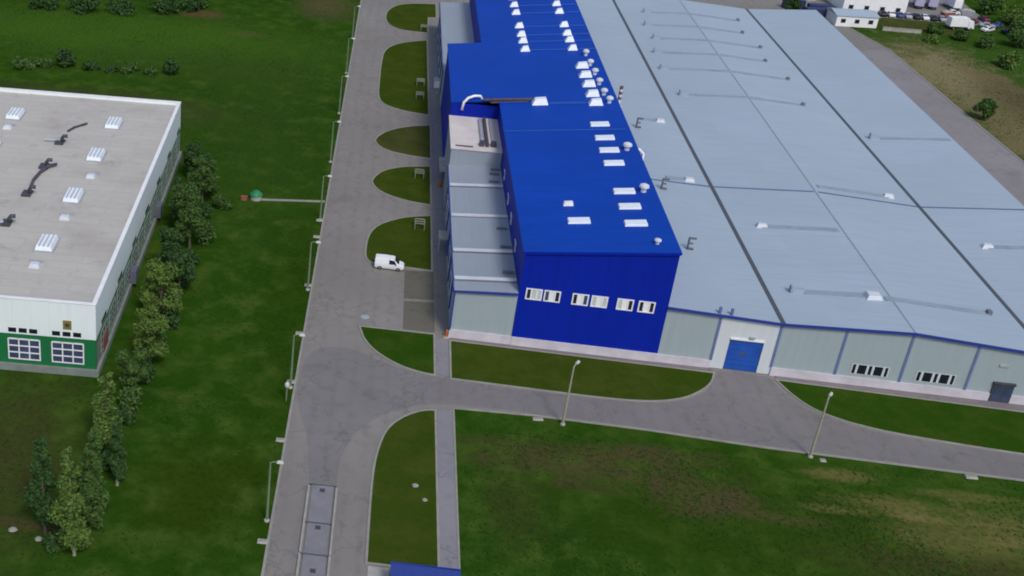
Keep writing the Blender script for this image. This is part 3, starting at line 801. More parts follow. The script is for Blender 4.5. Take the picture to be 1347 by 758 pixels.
for k in range(5):
    mb = MB(); z = .06 + k * .3
    for j in range(3): mb.box(-.5, .5, -.6 + j * .5, -.45 + j * .5, z, z + .14)
    for j in range(5): mb.box(-.5 + j * .225, -.4 + j * .225, -.62, .62, z + .145, z + .19)
    link_mesh('pallet', mb, M['concrete'], t)
t = thing('post', 'short orange post at the front corner of the annex', 'post', (12.9, 152.0, .1))
mb = MB(); mb.lathe([(.18, 0), (.18, 1.1), (.12, 1.2)], 0, 0, 12); link_mesh('post_shaft', mb, M['orange'], t)
mb = MB(); mb.box(-.35, .35, -.35, .35, -.05, .12); link_mesh('post_base', mb, M['concrete'], t)

# ---------------------------------------------------------------- flat roofed green and white building
TH = 0.033778
gb = thing('flat_roofed_building', 'white and green industrial building with flat grey roof and skylights', 'building', (-33.05, 132.9, 0), TH)
GW, GD, PH = 42.0, 76.3, 10.6
gp = lambda name, mb, mat, parent=None, **k: link_mesh(name, mb, mat, parent or gb, **k)
mb = MB(); mb.box(-GW, -.15, .15, GD - .15, 9.8, 10.1); gp('roof', mb, M['grey_membrane'])
mb = MB()
mb.box(-GW, 0, 0, .5, 5.45, PH); mb.box(-.5, 0, .5, GD - .5, 5.45, PH); mb.box(-GW, 0, GD - .5, GD, 5.45, PH)
gp('parapet_wall', mb, M['white_clad'])
mb = MB(); mb.box(-GW - .05, .06, -.06, .54, PH, PH + .08); mb.box(-.54, .06, .54, GD - .54, PH, PH + .08); mb.box(-GW - .05, .06, GD - .54, GD + .06, PH, PH + .08)
gp('parapet_cap', mb, M['white_paint'])
mb = MB(); mb.box(-GW, -.05, .1, .5, .95, 5.45); mb.box(-.5, -.05, .5, GD, 4.75, 5.45); mb.box(-GW, -.5, GD - .5, GD - .05, .9, 5.45)
gp('wall', mb, M['green_wall'])
mb = MB(); mb.box(-.5, -.055, .51, GD - .51, .95, 4.745); gp('side_panel', mb, M['green_pale'])
mb = MB(); mb.box(-GW, .35, -.3, .3, 0, .95); mb.box(-.3, .35, .3, GD + .2, 0, .95); gp('plinth', mb, M['grey_plinth'])
def gwin(x0, x1):
    z0, z1 = 1.6, 4.75
    fr = MB(); n = 3; w = .16
    for i in range(n + 1):
        x = x0 + (x1 - x0 - w) * i / n; fr.box(x, x + w, 0.0, .12, z0, z1)
    for i in range(n + 1):
        z = z0 + (z1 - z0 - w) * i / n; fr.box(x0 + .001, x1 - .001, -.012, .115, z, z + w)
    f = gp('window', fr, M['white_paint'])
    p = MB(); p.box(x0 + .05, x1 - .05, .04, .09, z0 + .05, z1 - .05); link_mesh('panes', p, M['glass_blue'], f)
    for i in range(3):
        a = x0 + .15 + i * (x1 - x0 - .15) / 3
        p = MB(); p.box(a, a + 1.05, -.03, .02, 5.7, 6.35); gp('vent_window', p, M['glass'])
for x1 in (-1.6, -7.3, -13.0, -18.7, -24.4): gwin(x1 - 4.25, x1)
mb = MB(); mb.box(-4.25, -3.15, -.06, -.005, 6.75, 8.05); e = gp('emblem_plate', mb, M['olive'])
mb = MB(); mb.lathe([(.3, 0), (.3, .03)], 0, 0, 14)
for v in range(len(mb.v)):
    x, y, z = mb.v[v]; mb.v[v] = (x - 3.7, -.065 - z, y + 7.4)
link_mesh('emblem_disc', mb, M['dark_metal'], e)
for k in range(13):
    y = 3.2 + k * 5.7
    fr = MB(); w = .14
    for i in range(4): fr.box(-.06, .06, y + i * 1.3, y + i * 1.3 + w, 1.6, 4.7)
    for i in range(4): fr.box(-.065, .07, y + .001, y + 3.9 + w - .001, 1.6 + i * 1.0, 1.6 + i * 1.0 + w)
    f = gp('window', fr, M['green_pale'])
    p = MB(); p.box(-.04, .02, y + .05, y + 3.95, 1.65, 4.65); link_mesh('panes', p, M['glass_blue'], f)
    if k % 2 == 0:
        p = MB(); p.box(-.04, .05, y + .4, y + 3.4, 5.7, 6.3); gp('vent_window', p, M['glass'])
for y in (24.0, 47.0):
    mb = MB(); mb.box(.07, 1.0, y, y + 2.0, .96, 3.0); gp('wall_unit', mb, M['unit_grey'])
mb = MB(); mb.box(.0, .12, 4.3, 7.4, .95, 3.2); gp('side_door', mb, M['brick_red'])
# roof lights and plant on the grey roof
before = set(gb.children)
def lantern(x, y):
    mb = MB(); mb.frustum(x - 1.25, x + 1.25, y - 2.1, y + 2.1, 9.35, 10.25, .24); l = gp('skylight', mb, M['skylight'])
    for i in range(3):
        xx = x - .62 + i * .62
        m2 = MB(); m2.box(xx - .09, xx + .09, y - 1.9, y + 1.9, 10.12, 10.26); link_mesh('rib', m2, M['galv'], l)
    m2 = MB(); m2.box(x - 1.4, x + 1.4, y - 2.25, y + 2.25, 9.3, 9.6); link_mesh('curb', m2, M['galv'], l)
for x, y in ((-10.4, 17.7), (-10.3, 34.0), (-10.2, 50.3), (-10.1, 64.9), (-27.5, 65.6), (-27.6, 50.5), (-27.6, 34.1)): lantern(x, y)
for x, y in ((-10.5, 11.3), (-9.9, 26.6), (-9.3, 42.0), (-27.2, 59.6)):
    mb = MB(); mb.frustum(x - .75, x + .75, y - .6, y + .6, 9.35, 9.95, .2); v = gp('roof_vent', mb, M['pale_vent'])
    mb = MB(); mb.box(x - 1.0, x + 1.0, y + 1.0, y + 1.3, 9.35, 9.7); link_mesh('vent_curb', mb, M['galv'], v)
def dark_fan(x, y):
    mb = MB(); mb.tube([(x, y, 9.35), (x, y, 10.3), (x + .3, y, 10.7), (x + .9, y, 10.7)], .3, 10); d = gp('roof_fan', mb, M['dark_metal'], smooth=True)
    m2 = MB(); m2.box(x - 1.1, x + .3, y - 1.0, y + .9, 9.38, 9.75); link_mesh('fan_base', m2, M['dark_metal'], d)
for x, y in ((-16.8, 55.0), (-16.9, 33.9), (-16.9, 44.6), (-17.2, 23.4)): dark_fan(x, y)
mb = MB(); mb.tube([(-17.2, 35.0, 9.8), (-17.5, 38.5, 9.8), (-17.2, 41.5, 9.85), (-16.4, 44.0, 10.0), (-15.4, 45.0, 9.9)], .24, 8); gp('roof_duct', mb, M['rust'], smooth=True)
mb = MB(); mb.tube([(-17.0, 55.5, 9.7), (-19.8, 55.2, 9.7)], .2, 8); gp('roof_duct', mb, M['galv'])
mb = MB(); mb.tube([(-17.0, 60.0, 9.6), (-16.3, 62.0, 9.6), (-14.6, 64.2, 9.6)], .2, 8); gp('roof_duct', mb, M['dark_metal'])
mb = MB(); mb.tube([(-18.0, 23.2, 9.8), (-21.4, 22.6, 9.8)], .3, 8); gp('roof_duct', mb, M['galv'])

for o in gb.children:
    if o not in before: o.location = (.2, -1.3, .7)

# ---------------------------------------------------------------- street lamps
def make_lamp(name, h, arm, paint, arms=1):
    t = thing(name, None, 'street lamp')
    mb = MB(); mb.tube([(0, 0, 0), (0, 0, h * .5), (0, 0, h)], [.17, .14, .10], 12); link_mesh('pole', mb, paint, t)
    mb = MB(); mb.lathe([(.32, -.05), (.32, .18), (.22, .3)], 0, 0, 12); link_mesh('base', mb, M['concrete'], t)
    mb = MB(); mb.tube([(0, 0, h - .1), (arm * .35, 0, h + .12), (arm, 0, h + .18)], .075, 8); link_mesh('arm', mb, paint, t)
    mb = MB(); mb.frustum(arm - .15, arm + .65, -.22, .22, h + .08, h + .34, .12); hd = link_mesh('lamp_head', mb, M['lamp_head'], t, bevel=.04)
    mb = MB(); mb.box(arm + .0, arm + .5, -.16, .16, h + .03, h + .075); link_mesh('lens', mb, M['lens_clear'], hd)
    return t
lampA = make_lamp('street_lamp', 8.0, .8, M['lamp_paint'])
for i, (x, y, lab) in enumerate(((-7.75, 107.6, 'green-tinted lamp post at the road edge nearest the camera, beside the truck scale'),
                            (-7.75, 134.9, 'green-tinted lamp post on the road edge level with the junction'),
                            (-7.75, 162.1, 'green-tinted lamp post on the road edge opposite the parked van'),
                            (-7.75, 187.2, 'green-tinted lamp post on the road edge at the end of the garden path'),
                            (-7.75, 213.0, 'fifth green-tinted lamp post up the road, level with the cream roof'),
                            (-7.75, 239.5, 'sixth green-tinted lamp post up the road, level with the long lawn'),
                            (-7.75, 266.0, 'green-tinted lamp post on the road edge second from the far end'),
                            (-7.75, 293.0, 'farthest green-tinted lamp post on the left road edge'))):
    o = lampA if i == 0 else copy_tree(lampA)
    o.location = (x, y, 0); o['label'] = lab; o['group'] = 'lamp posts along the left road edge'
lampB = make_lamp('street_lamp', 8.7, .9, M['lamp_cream'])
for i, (x, y, lab) in enumerate(((27.5, 132.9, 'cream lamp post on the grass edge in front of the blue block'),
                                 (58.2, 131.4, 'cream lamp post on the grass edge in front of the blue gate'))):
    o = lampB if i == 0 else copy_tree(lampB)
    o.location = (x, y, 0); o.rotation_euler = (0, 0, R(60)); o['label'] = lab; o['group'] = 'lamp posts along the cross road'
t = thing('bollard_lamp', 'short post with a round white globe at the left road edge', 'lamp', (-8.0, 131.8, 0))
mb = MB(); mb.tube([(0, 0, 0), (0, 0, 2.0)], .1, 10); link_mesh('post', mb, M['lamp_paint'], t)
mb = MB(); mb.lathe([(.1, 1.95), (.26, 2.1), (.33, 2.4), (.26, 2.7), (.1, 2.85)], 0, 0, 14); link_mesh('globe', mb, M['lamp_head'], t, smooth=True)

# ---------------------------------------------------------------- vehicles
def wheel(t, x, y, r, w):
    mb = MB(); n = 18
    mb.tube([(x, y - w / 2, r), (x, y - w / 2 + .03, r), (x, y + w / 2 - .03, r), (x, y + w / 2, r)], [r * .86, r, r, r * .86], n)
    o = link_mesh('wheel', mb, M['tyre'], t)
    s = -1 if y < 0 else 1
    m2 = MB(); m2.tube([(x, y + s * (w / 2 - .02), r), (x, y + s * (w / 2 + .015), r)], [r * .6, r * .55], 14); link_mesh('rim', m2, M['rim'], o)

def loft(sections):
    """body from cross sections: (x, half width low, half width high, z bottom, z belt, z top, half width roof)"""
    mb = MB(); rows = []
    for (x, wl, wb, z0, zb, zt, wr) in sections:
        rows.append([(x, -wl, z0), (x, -wb, z0 + (zb - z0) * .45), (x, -wb, zb), (x, -wr, zt - .05), (x, -wr * .82, zt), (x, wr * .82, zt), (x, wr, zt - .05), (x, wb, zb), (x, wb, z0 + (zb - z0) * .45), (x, wl, z0)])
    n = len(rows[0])
    for r in rows: mb.v += r
    for i in range(len(rows) - 1):
        for k in range(n):
            a = i * n + k; b = i * n + (k + 1) % n
            mb.f.append((a, b, b + n, a + n))
    mb.f.append(tuple(range(n))); mb.f.append(tuple((len(rows) - 1) * n + k for k in range(n - 1, -1, -1)))
    return mb

def make_van(paint):
    t = thing('van', None, 'van')
    secs = [(-2.3, .78, .88, .28, 1.05, 1.78, .74), (-2.2, .82, .92, .24, 1.08, 1.90, .78), (-1.0, .84, .94, .24, 1.08, 1.95, .79), (.35, .84, .94, .24, 1.08, 1.93, .77),
            (.75, .84, .94, .24, 1.08, 1.84, .74), (1.45, .84, .93, .24, 1.06, 1.16, .80), (2.0, .80, .89, .25, .92, 1.0, .74), (2.3, .66, .76, .30, .72, .80, .6)]
    link_mesh('body', loft(secs), paint, t, bevel=.03)
    mb = MB(); a = [(.80, -.70, 1.82), (.80, .70, 1.82), (1.46, .79, 1.19), (1.46, -.79, 1.19)]
    up = Vector((.69, 0, .72)) * .03
    mb.hexa([tuple(Vector(p) - up * .6) for p in a], [tuple(Vector(p) + up) for p in a]); link_mesh('windscreen', mb, M['glass'], t)
    for s in (-1, 1):
        mb = MB(); q = [(-.05, .935, 1.12), (1.15, .92, 1.12), (.72, .80, 1.74), (-.05, .82, 1.78)]
        b = [(x, s * y, z) for x, y, z in q]; tt = [(x, s * (y + .03), z) for x, y, z in q]
        mb.hexa(b, tt); link_mesh('side_window', mb, M['glass'], t)
        mb = MB(); mb.box(1.98, 2.18, min(s * .45, s * .76), max(s * .45, s * .76), .70, .90); link_mesh('headlight', mb, M['lens_clear'], t)
        mb = MB(); mb.box(-2.33, -2.27, min(s * .66, s * .84), max(s * .66, s * .84), .9, 1.3); link_mesh('tail_light', mb, M['lens_red'], t)
        mb = MB(); mb.box(.95, 1.1, min(s * .96, s * 1.14), max(s * .96, s * 1.14), 1.08, 1.26); link_mesh('mirror', mb, M['dark_metal'], t)
        for x in (-1.45, 1.42): wheel(t, x, s * .83, .33, .22)
    mb = MB(); mb.box(2.2, 2.36, -.72, .72, .28, .52); link_mesh('bumper', mb, M['dark_metal'], t, bevel=.04)
    mb = MB(); mb.box(-2.38, -2.24, -.78, .78, .28, .52); link_mesh('bumper', mb, M['dark_metal'], t, bevel=.04)
    return t
van = make_van(M['paint_white'])
van['label'] = 'small white panel van parked at the edge of the lawn island'; van.location = (4.3, 171.9, .04); van.rotation_euler = (0, 0, R(-3))

def make_car(paint, sx=1.0):
    t = thing('parked_car', None, 'car')
    secs = [(-2.1, .70, .80, .30, .72, .80, .62), (-1.95, .76, .86, .24, .80, .95, .70), (-1.45, .78, .88, .22, .88, 1.12, .68), (-.95, .78, .88, .22, .90, 1.42, .60), (.3, .78, .88, .22, .90, 1.42, .60),
            (1.0, .78, .87, .22, .88, .98, .72), (1.8, .74, .83, .24, .76, .86, .68), (2.1, .62, .72, .30, .60, .68, .55)]
    link_mesh('body', loft(secs), paint, t, bevel=.03)
    for pts in ([(.36, -.58, 1.39), (.36, .58, 1.39), (.98, .72, .99), (.98, -.72, .99)], [(-1.02, .58, 1.39), (-1.02, -.58, 1.39), (-1.44, -.66, 1.12), (-1.44, .66, 1.12)]):
        mb = MB(); mb.hexa([(x, y, z - .02) for x, y, z in pts], [(x, y, z + .025) for x, y, z in pts]); link_mesh('windscreen', mb, M['glass'], t)
    for s in (-1, 1):
        mb = MB(); q = [(-1.1, .875, .93), (.8, .87, .93), (.25, .68, 1.34), (-.9, .68, 1.34)]
        mb.hexa([(x, s * y, z) for x, y, z in q], [(x, s * (y + .035), z) for x, y, z in q]); link_mesh('side_window', mb, M['glass'], t)
        for x in (-1.3, 1.3): wheel(t, x, s * .78, .31, .2)
    return t
paints = {n: simple('car_paint_' + n, c, .3, .03) for n, c in dict(white=(.75, .76, .80), black=(.02, .022, .03), silver=(.36, .38, .42), blue=(.06, .08, .25), maroon=(.16, .03, .06), sand=(.38, .28, .2)).items()}
protos = {n: make_car(p) for n, p in paints.items()}
used = {n: False for n in paints}
row = [('black', 'black car at the left end of the row behind the white office block'), ('white', 'white car second from the left in the distant parking row'),
       ('blue', 'dark blue car third from the left in the distant parking row'), ('silver', 'silver car in the middle of the distant parking row'),
       ('black', 'black car right of the silver one in the distant parking row'), ('white', 'white car third from the right in the distant parking row'),
       ('black', 'black car second from the right in the distant parking row'), ('silver', 'silver car at the right end of the distant parking row')]
def put_car(n, x, y, rz, lab, grp):
    o = protos[n] if not used[n] else copy_tree(protos[n]); used[n] = True
    o.location = (x, y, .04); o.rotation_euler = (0, 0, rz); o['label'] = lab; o['group'] = grp
for i, (n, lab) in enumerate(row): put_car(n, 141.6 + i * 2.35, 360.9 - i * .05, R(90 + random.uniform(-4, 4)), lab, 'cars parked in the distant row')
for n, x, y, a, lab in (('maroon', 166.5, 360.5, 20, 'maroon car in the middle of the scrap yard heap'), ('sand', 163.5, 362.5, 80, 'sand coloured car at the left of the scrap yard'),
                        ('silver', 169.5, 357.0, -15, 'silver car in front of the maroon one in the scrap yard'), ('blue', 173.0, 358.5, 40, 'dark blue car at the right of the scrap yard'),
                        ('white', 164.4, 369.0, 10, 'white car at the back of the scrap yard'), ('black', 173.8, 352.5, 5, 'black car at the front right of the scrap yard'),
                        ('white', 168.0, 352.8, 30, 'white car at the front of the scrap yard'), ('maroon', 171.5, 364.5, 100, 'maroon car at the back right of the scrap yard')):
    put_car(n, x, y, R(a), lab, 'cars in the scrap yard')

def make_truck(cab, box):
    t = thing('box_truck', None, 'truck')
    mb = MB(); mb.box(-3.6, 1.6, -1.2, 1.2, 1.0, 3.5); link_mesh('cargo_box', mb, box, t, bevel=.05)
    mb = MB(); mb.hexa([(1.75, -1.15, .55), (3.6, -1.1, .55), (3.6, 1.1, .55), (1.75, 1.15, .55)], [(1.75, -1.1, 2.7), (3.1, -1.0, 2.7), (3.1, 1.0, 2.7), (1.75, 1.1, 2.7)]); link_mesh('cab', mb, cab, t, bevel=.08)
    mb = MB(); mb.hexa([(3.43, -.95, 1.5), (3.47, -.95, 1.5), (3.47, .95, 1.5), (3.43, .95, 1.5)], [(3.12, -.88, 2.5), (3.2, -.88, 2.5), (3.2, .88, 2.5), (3.12, .88, 2.5)]); link_mesh('windscreen', mb, M['glass'], t)
    mb = MB(); mb.box(-3.6, 3.3, -.5, .5, .6, .95); link_mesh('chassis', mb, M['dark_metal'], t)
    for s in (-1, 1):
        for x in (-2.3, 2.5): wheel(t, x, s * .98, .48, .3)
    return t
tk = make_truck(paints['white'], M['white_paint'])
tk['label'] = 'white box truck at the front edge of the scrap yard'; tk['group'] = 'trucks in the far yard'
tk.location = (160.0, 352.2, .04); tk.rotation_euler = (0, 0, R(8))
mauve = simple('mauve_box_paint', (.42, .40, .58), .5, .1)
t2 = make_truck(paints['blue'], mauve); t2['label'] = 'lilac box truck standing at the back of the far yard'; t2['group'] = 'trucks in the far yard'
t2.location = (156.5, 375.0, .04); t2.rotation_euler = (0, 0, R(75))
t3 = copy_tree(t2); t3.location = (160.6, 375.5, .04); t3['label'] = 'lilac truck right beside its twin at the back of the far yard'
t4 = copy_tree(tk); t4.location = (166.8, 376.5, .04); t4.rotation_euler = (0, 0, R(95)); t4['label'] = 'white box truck at the back of the far yard beside the lilac ones'

# ---------------------------------------------------------------- truck scale, gatehouse, small things
t = thing('truck_scale', 'long steel truck weighbridge set in the road with raised side rails', 'weighbridge', (-2.0, 99.0, 0))
seg = [(-14, -4.2), (-4.0, 3.6), (3.8, 8.9), (9.1, 15.8)]
for a, b in seg:
    mb = MB(); mb.box(-1.25, 1.25, a, b, .02, .16); d = link_mesh('deck', mb, M['scale_plate'], t, bevel=.02)
for y in (-8.2, 1.1, 8.2, 14.9):
    mb = MB(); mb.box(-.3, .3, y - .32, y + .32, .165, .19); link_mesh('hatch', mb, M['dark_metal'], t)
for y in (-4.1, 3.7, 9.0, 15.9):
    mb = MB(); mb.box(-1.6, 1.6, y - .09, y + .09, .03, .185); link_mesh('cross_beam', mb, M['gutter'], t)
for s in (-1, 1):
    for a, b in ((-14, 3.5), (3.9, 15.5)):
        mb = MB(); x = s * 1.62; mb.box(x - .13, x + .13, a, b, .02, .34); link_mesh('side_rail', mb, M['scale_rail'], t, bevel=.02)

t = thing('gatehouse', 'small gatehouse with a flat blue sheet roof at the bottom edge', 'gatehouse', (9.6, 95.0, 0))
mb = MB(); mb.box(-3.2, 3.2, -3.6, 3.9, .0, 2.7); link_mesh('wall', mb, M['white_wall'], t)
mb = MB(); mb.hexa([(-3.6, -4.2, 2.72), (3.6, -4.2, 2.72), (3.6, 4.3, 2.72), (-3.6, 4.5, 2.72)], [(-3.6, -4.2, 3.0), (3.6, -4.2, 3.0), (3.6, 4.3, 3.0), (-3.6, 4.5, 3.0)]); rf = link_mesh('roof', mb, M['slab_blue'], t)
mb = MB(); mb.box(-3.65, 3.65, 4.52, 4.6, 2.68, 3.04); link_mesh('fascia', mb, M['blue_trim'], rf)
for x in (-1.8, 1.4):
    mb = MB(); mb.box(x - .7, x + .7, 3.9, 3.96, 1.0, 2.2); f = link_mesh('window', mb, M['white_paint'], t)
    mb = MB(); mb.box(x - .6, x + .6, 3.965, 3.98, 1.1, 2.1); link_mesh('pane', mb, M['glass'], f)
mb = MB(); mb.box(-3.26, -3.2, -1, 0, .05, 2.1); link_mesh('door', mb, M['blue_trim'], t)
mb = MB(); mb.box(3.75, 6.0, 98.5, 101.9, -.05, .12); tag(link_mesh('concrete_pad', mb, M['concrete']), kind='structure')

def slab_thing(x, y, w, d, h, lab, name='concrete_slab', mat='concrete', rz=0, grp=None):
    t = thing(name, lab, 'slab', (x, y, 0), rz, grp)
    mb = MB(); mb.frustum(-w / 2, w / 2, -d / 2, d / 2, -.05, h, .06); b = link_mesh('slab_body', mb, M[mat], t, bevel=.02)
    mb = MB(); mb.box(-w * .32, w * .32, -d * .25, d * .25, h + .004, h + .03); link_mesh('cover', mb, M['kerb'], t)
    return t
G = 'drain slabs along the left road edge'
for y, lab in ((104.0, 'pale drain slab at the road edge nearest the camera, below the nearest lamp post'), (123.0, 'pale drain slab at the road edge between the two nearest lamp posts'),
               (136.3, 'pale drain slab at the foot of the lamp post level with the junction'), (149.0, 'pale drain slab on the road edge level with the annex front'), (163.5, 'pale drain slab at the foot of the lamp post opposite the van'),
               (180.5, 'pale drain slab on the road edge below the garden path'), (186.9, 'pale drain slab at the foot of the lamp post by the garden path')):
    slab_thing(-7.8, y, 1.2, .7, .2, lab, grp=G)
slab_thing(24.4, 133.5, 1.4, .6, .2, 'pale slab on the grass edge left of the first cream lamp post', grp='slabs along the cross road edge', rz=.1)
slab_thing(77.6, 130.6, 1.5, .7, .22, 'pale slab on the grass edge at the right of the cross road', grp='slabs along the cross road edge')
slab_thing(59.6, 130.9, .8, .6, .18, 'small pale slab beside the foot of the right cream lamp post', grp='slabs along the cross road edge')
def stone(x, y, r, lab):
    mb = MB(); random.seed(int(x * 31 + y)); rings = []
    for i, (k, z) in enumerate(((.9, .08), (1.0, .3), (.8, .62), (.4, .85))):
        for j in range(9):
            a = 2 * math.pi * j / 9; rr = r * k * random.uniform(.8, 1.15); mb.v.append((math.cos(a) * rr, math.sin(a) * rr * .8, r * z + .05))
    for i in range(3):
        for j in range(9): mb.f.append((i * 9 + j, i * 9 + (j + 1) % 9, (i + 1) * 9 + (j + 1) % 9, (i + 1) * 9 + j))
    mb.f.append(tuple(range(27, 36))); mb.f.append(tuple(range(8, -1, -1)))
    tag(link_mesh('boulder', mb, M['kerb'], loc=(x, y, .06)), lab, 'boulder')
stone(8.7, 116.6, .42, 'pale boulder on the lawn strip beside the path, the farther of two')
stone(9.8, 114.1, .36, 'pale boulder on the lawn strip beside the path, the nearer of two')
stone(-31.5, 100.2, .45, 'pale boulder in the dirt left of the poplars, the right one of two')
stone(-34.6, 101.2, .5, 'pale boulder in the dirt left of the poplars, the left one of two')
mb = MB(); mb.lathe([(.62, 0.0), (.62, .03), (.45, .045)], 0, 0, 20)
tag(link_mesh('manhole_cover', mb, M['galv'], loc=(1.2, 155.6, .031)), 'round light grey manhole cover in the paving near the lawn tip', 'manhole cover')

def rack(x, y, lab):
    t = thing('metal_rack', lab, 'rack', (x, y, .12), 0, 'metal racks on the lawn islands')
    mb = MB()
    mb.tube([(-.8, -.9, 0), (-.8, -.9, 1.1), (-.8, .9, 1.1), (-.8, .9, 0)], .09, 6)
    mb.tube([(.8, -.9, 0), (.8, -.9, 1.1), (.8, .9, 1.1), (.8, .9, 0)], .09, 6); link_mesh('frame', mb, M['rack_grey'], t)
    for k in range(3):
        mb = MB(); yy = -.9 + k * .9; mb.tube([(-.8, yy, 1.1), (.8, yy, 1.1)], .12, 6); link_mesh('crossbar', mb, M['rack_grey'], t)
rack(9.0, 187.8, 'pale metal rack on the lawn island behind the van'); rack(8.9, 209.6, 'pale metal rack on the second lawn island beyond the van')
rack(8.9, 253.2, 'nearer pale metal rack on the long lawn island'); rack(9.0, 262.2, 'farther pale metal rack on the long lawn island'); rack(9.8, 305.4, 'pale metal rack on the farthest lawn island')

t = thing('well_house', 'small green well cover on a pale concrete ring in the meadow', 'well', (-19.4, 193.2, 0))
mb = MB(); mb.lathe([(1.0, -.05), (1.0, .8), (.9, .85)], 0, 0, 18); link_mesh('ring', mb, M['concrete'], t)
mb = MB(); mb.lathe([(1.15, .86), (1.1, 1.0), (.5, 1.55), (.15, 1.7)], 0, 0, 18); link_mesh('cover', mb, M['green_cap'], t)
t = thing('crate', 'small reddish crate in the grass left of the green well cover', 'crate', (-21.4, 192.5, 0))
mb = MB(); mb.box(-.5, .5, -.4, .4, 0, .6); link_mesh('crate_body', mb, M['brick_red'], t)
mb = MB()
for k in range(4): mb.box(-.54, .54, -.38 + k * .2, -.24 + k * .2, .605, .65)
link_mesh('lid', mb, M['brick_red'], t)

# ---------------------------------------------------------------- far buildings
def gable_house(name, x, y, w, d, h, rise, rz, lab, cat, wall, roof, nwin=3):
    t = thing(name, lab, cat, (x, y, 0), rz)
    mb = MB(); mb.box(-w / 2, w / 2, 0, d, 0, h); link_mesh('wall', mb, wall, t)
    mb = MB(); o = .35
    vs = [(-w / 2 - o, -o, h + .01), (w / 2 + o, -o, h + .01), (w / 2 + o, d + o, h + .01), (-w / 2 - o, d + o, h + .01), (-w / 2 - o, d / 2, h + rise), (w / 2 + o, d / 2, h + rise)]
    mb.add(vs, [(0, 1, 5, 4), (2, 3, 4, 5), (0, 4, 3), (1, 2, 5), (3, 2, 1, 0)]); link_mesh('roof', mb, roof, t)
    for k in range(nwin):
        xx = -w / 2 + w * (k + .5) / nwin
        mb = MB(); mb.box(xx - .7, xx + .7, -.06, -.005, 1.0, 2.2); f = link_mesh('window', mb, M['galv'], t)
        mb = MB(); mb.box(xx - .6, xx + .6, -.09, -.062, 1.1, 2.1); link_mesh('pane', mb, M['glass'], f)
    return t
gable_house('office_block', 129.4, 345.2, 11.6, 7.5, 3.0, .9, R(6), 'low white office block at the end of the right road', 'building', M['white_paint'], M['hall_roof'])
gable_house('storage_hall', 139.5, 362.0, 18.0, 16.0, 5.5, 2.0, R(3), 'large white storage hall behind the low office block', 'hall', M['white_paint'], M['white_paint'], 4)
gable_house('storage_hall', 119.5, 372.0, 13.0, 10.0, 4.2, 1.2, R(3), 'white store behind the dark blue containers', 'hall', M['white_paint'], M['white_wall'], 3)
def container(x, y, rz, lab):
    t = thing('container', lab, 'container', (x, y, 0), rz, 'dark blue containers by the hall corner')
    mb = MB(); mb.box(-3, 3, -1.2, 1.2, .05, 2.6)
    for k in range(20): mb.box(-2.95 + k * .3, -2.8 + k * .3, -1.24, 1.24, .15, 2.5)
    link_mesh('container_body', mb, navy, t)
    mb = MB(); mb.box(3.0, 3.06, -1.1, 1.1, .15, 2.5); link_mesh('container_door', mb, navy, t)
navy = simple('navy_container_paint', (.03, .04, .12), .6, .2)
container(120.2, 352.3, R(8), 'dark blue container nearest the hall corner'); container(122.3, 357.0, R(2), 'dark blue container behind the nearest one by the hall corner'); container(116.3, 360.5, R(10), 'dark blue container farthest back by the hall corner')
t = thing('low_wall', 'low pale concrete wall between the grass strips at the far right', 'wall', (141.5, 344.2, 0))
mb = MB()
for k in range(4): mb.box(-5.2 + k * 2.6, -2.66 + k * 2.6, -.25, .25, 0, .9)
link_mesh('wall_block', mb, M['concrete'], t)
mb = MB(); mb.box(-5.25, 5.2, -.32, .32, .905, 1.0); link_mesh('coping', mb, M['kerb'], t)
# scrap
def scrap(x, y, rz, mat, lab):
    t = thing('scrap_bin', lab, 'skip', (x, y, .03), rz, 'skips in the scrap yard')
    mb = MB(); k = .25
    mb.hexa([(-1.4, -.8, 0), (1.4, -.8, 0), (1.4, .8, 0), (-1.4, .8, 0)], [(-1.9, -1, 1.3), (1.9, -1, 1.3), (1.9, 1, 1.3), (-1.9, 1, 1.3)]); link_mesh('skip_body', mb, M[mat], t)
    mb = MB(); mb.hexa([(-1.6, -.8, 1.3), (1.6, -.8, 1.3), (1.6, .8, 1.3), (-1.6, .8, 1.3)], [(-.8, -.4, 1.8), (.6, -.5, 1.9), (.9, .4, 1.7), (-.7, .5, 1.8)]); link_mesh('rubble', mb, M['concrete'], t)
scrap(161.8, 366.0, .3, 'brick_red', 'red skip of rubble at the left of the scrap yard'); scrap(169.0, 370.2, -.2, 'galv', 'grey skip of rubble at the back of the scrap yard')

# ---------------------------------------------------------------- trees and shrubs
def leaf_cloud(blobs, n, size, seed):
    """leaf faces scattered through ellipsoid clumps; blobs = (x, y, z, rx, ry, rz)"""
    rs = np.random.RandomState(seed)
    w = np.array([b[3] * b[4] * b[5] for b in blobs]) ** .7; w /= w.sum()
    idx = rs.choice(len(blobs), n, p=w); B = np.array(blobs)[idx]
    d = rs.normal(size=(n, 3)); d /= np.linalg.norm(d, axis=1)[:, None]
    r = rs.uniform(.25, 1.0, n) ** .5
    r *= np.where(rs.uniform(size=n) < .12, rs.uniform(1.0, 1.3, n), 1)
    c = B[:, :3] + d * B[:, 3:] * r[:, None]
    c[:, 2] = np.maximum(c[:, 2], .15)
    nrm = d * .7 + rs.normal(size=(n, 3)) * .6 + np.array([0, 0, .35]); nrm /= np.linalg.norm(nrm, axis=1)[:, None]
    t = np.cross(nrm, rs.normal(size=(n, 3))); t /= np.linalg.norm(t, axis=1)[:, None]; b = np.cross(nrm, t)
    s = size * rs.uniform(.6, 1.4, n)[:, None]
    V = np.stack([c - t * s, c - b * s * .55, c + t * s, c + b * s * .55], 1).reshape(-1, 3)
    return V
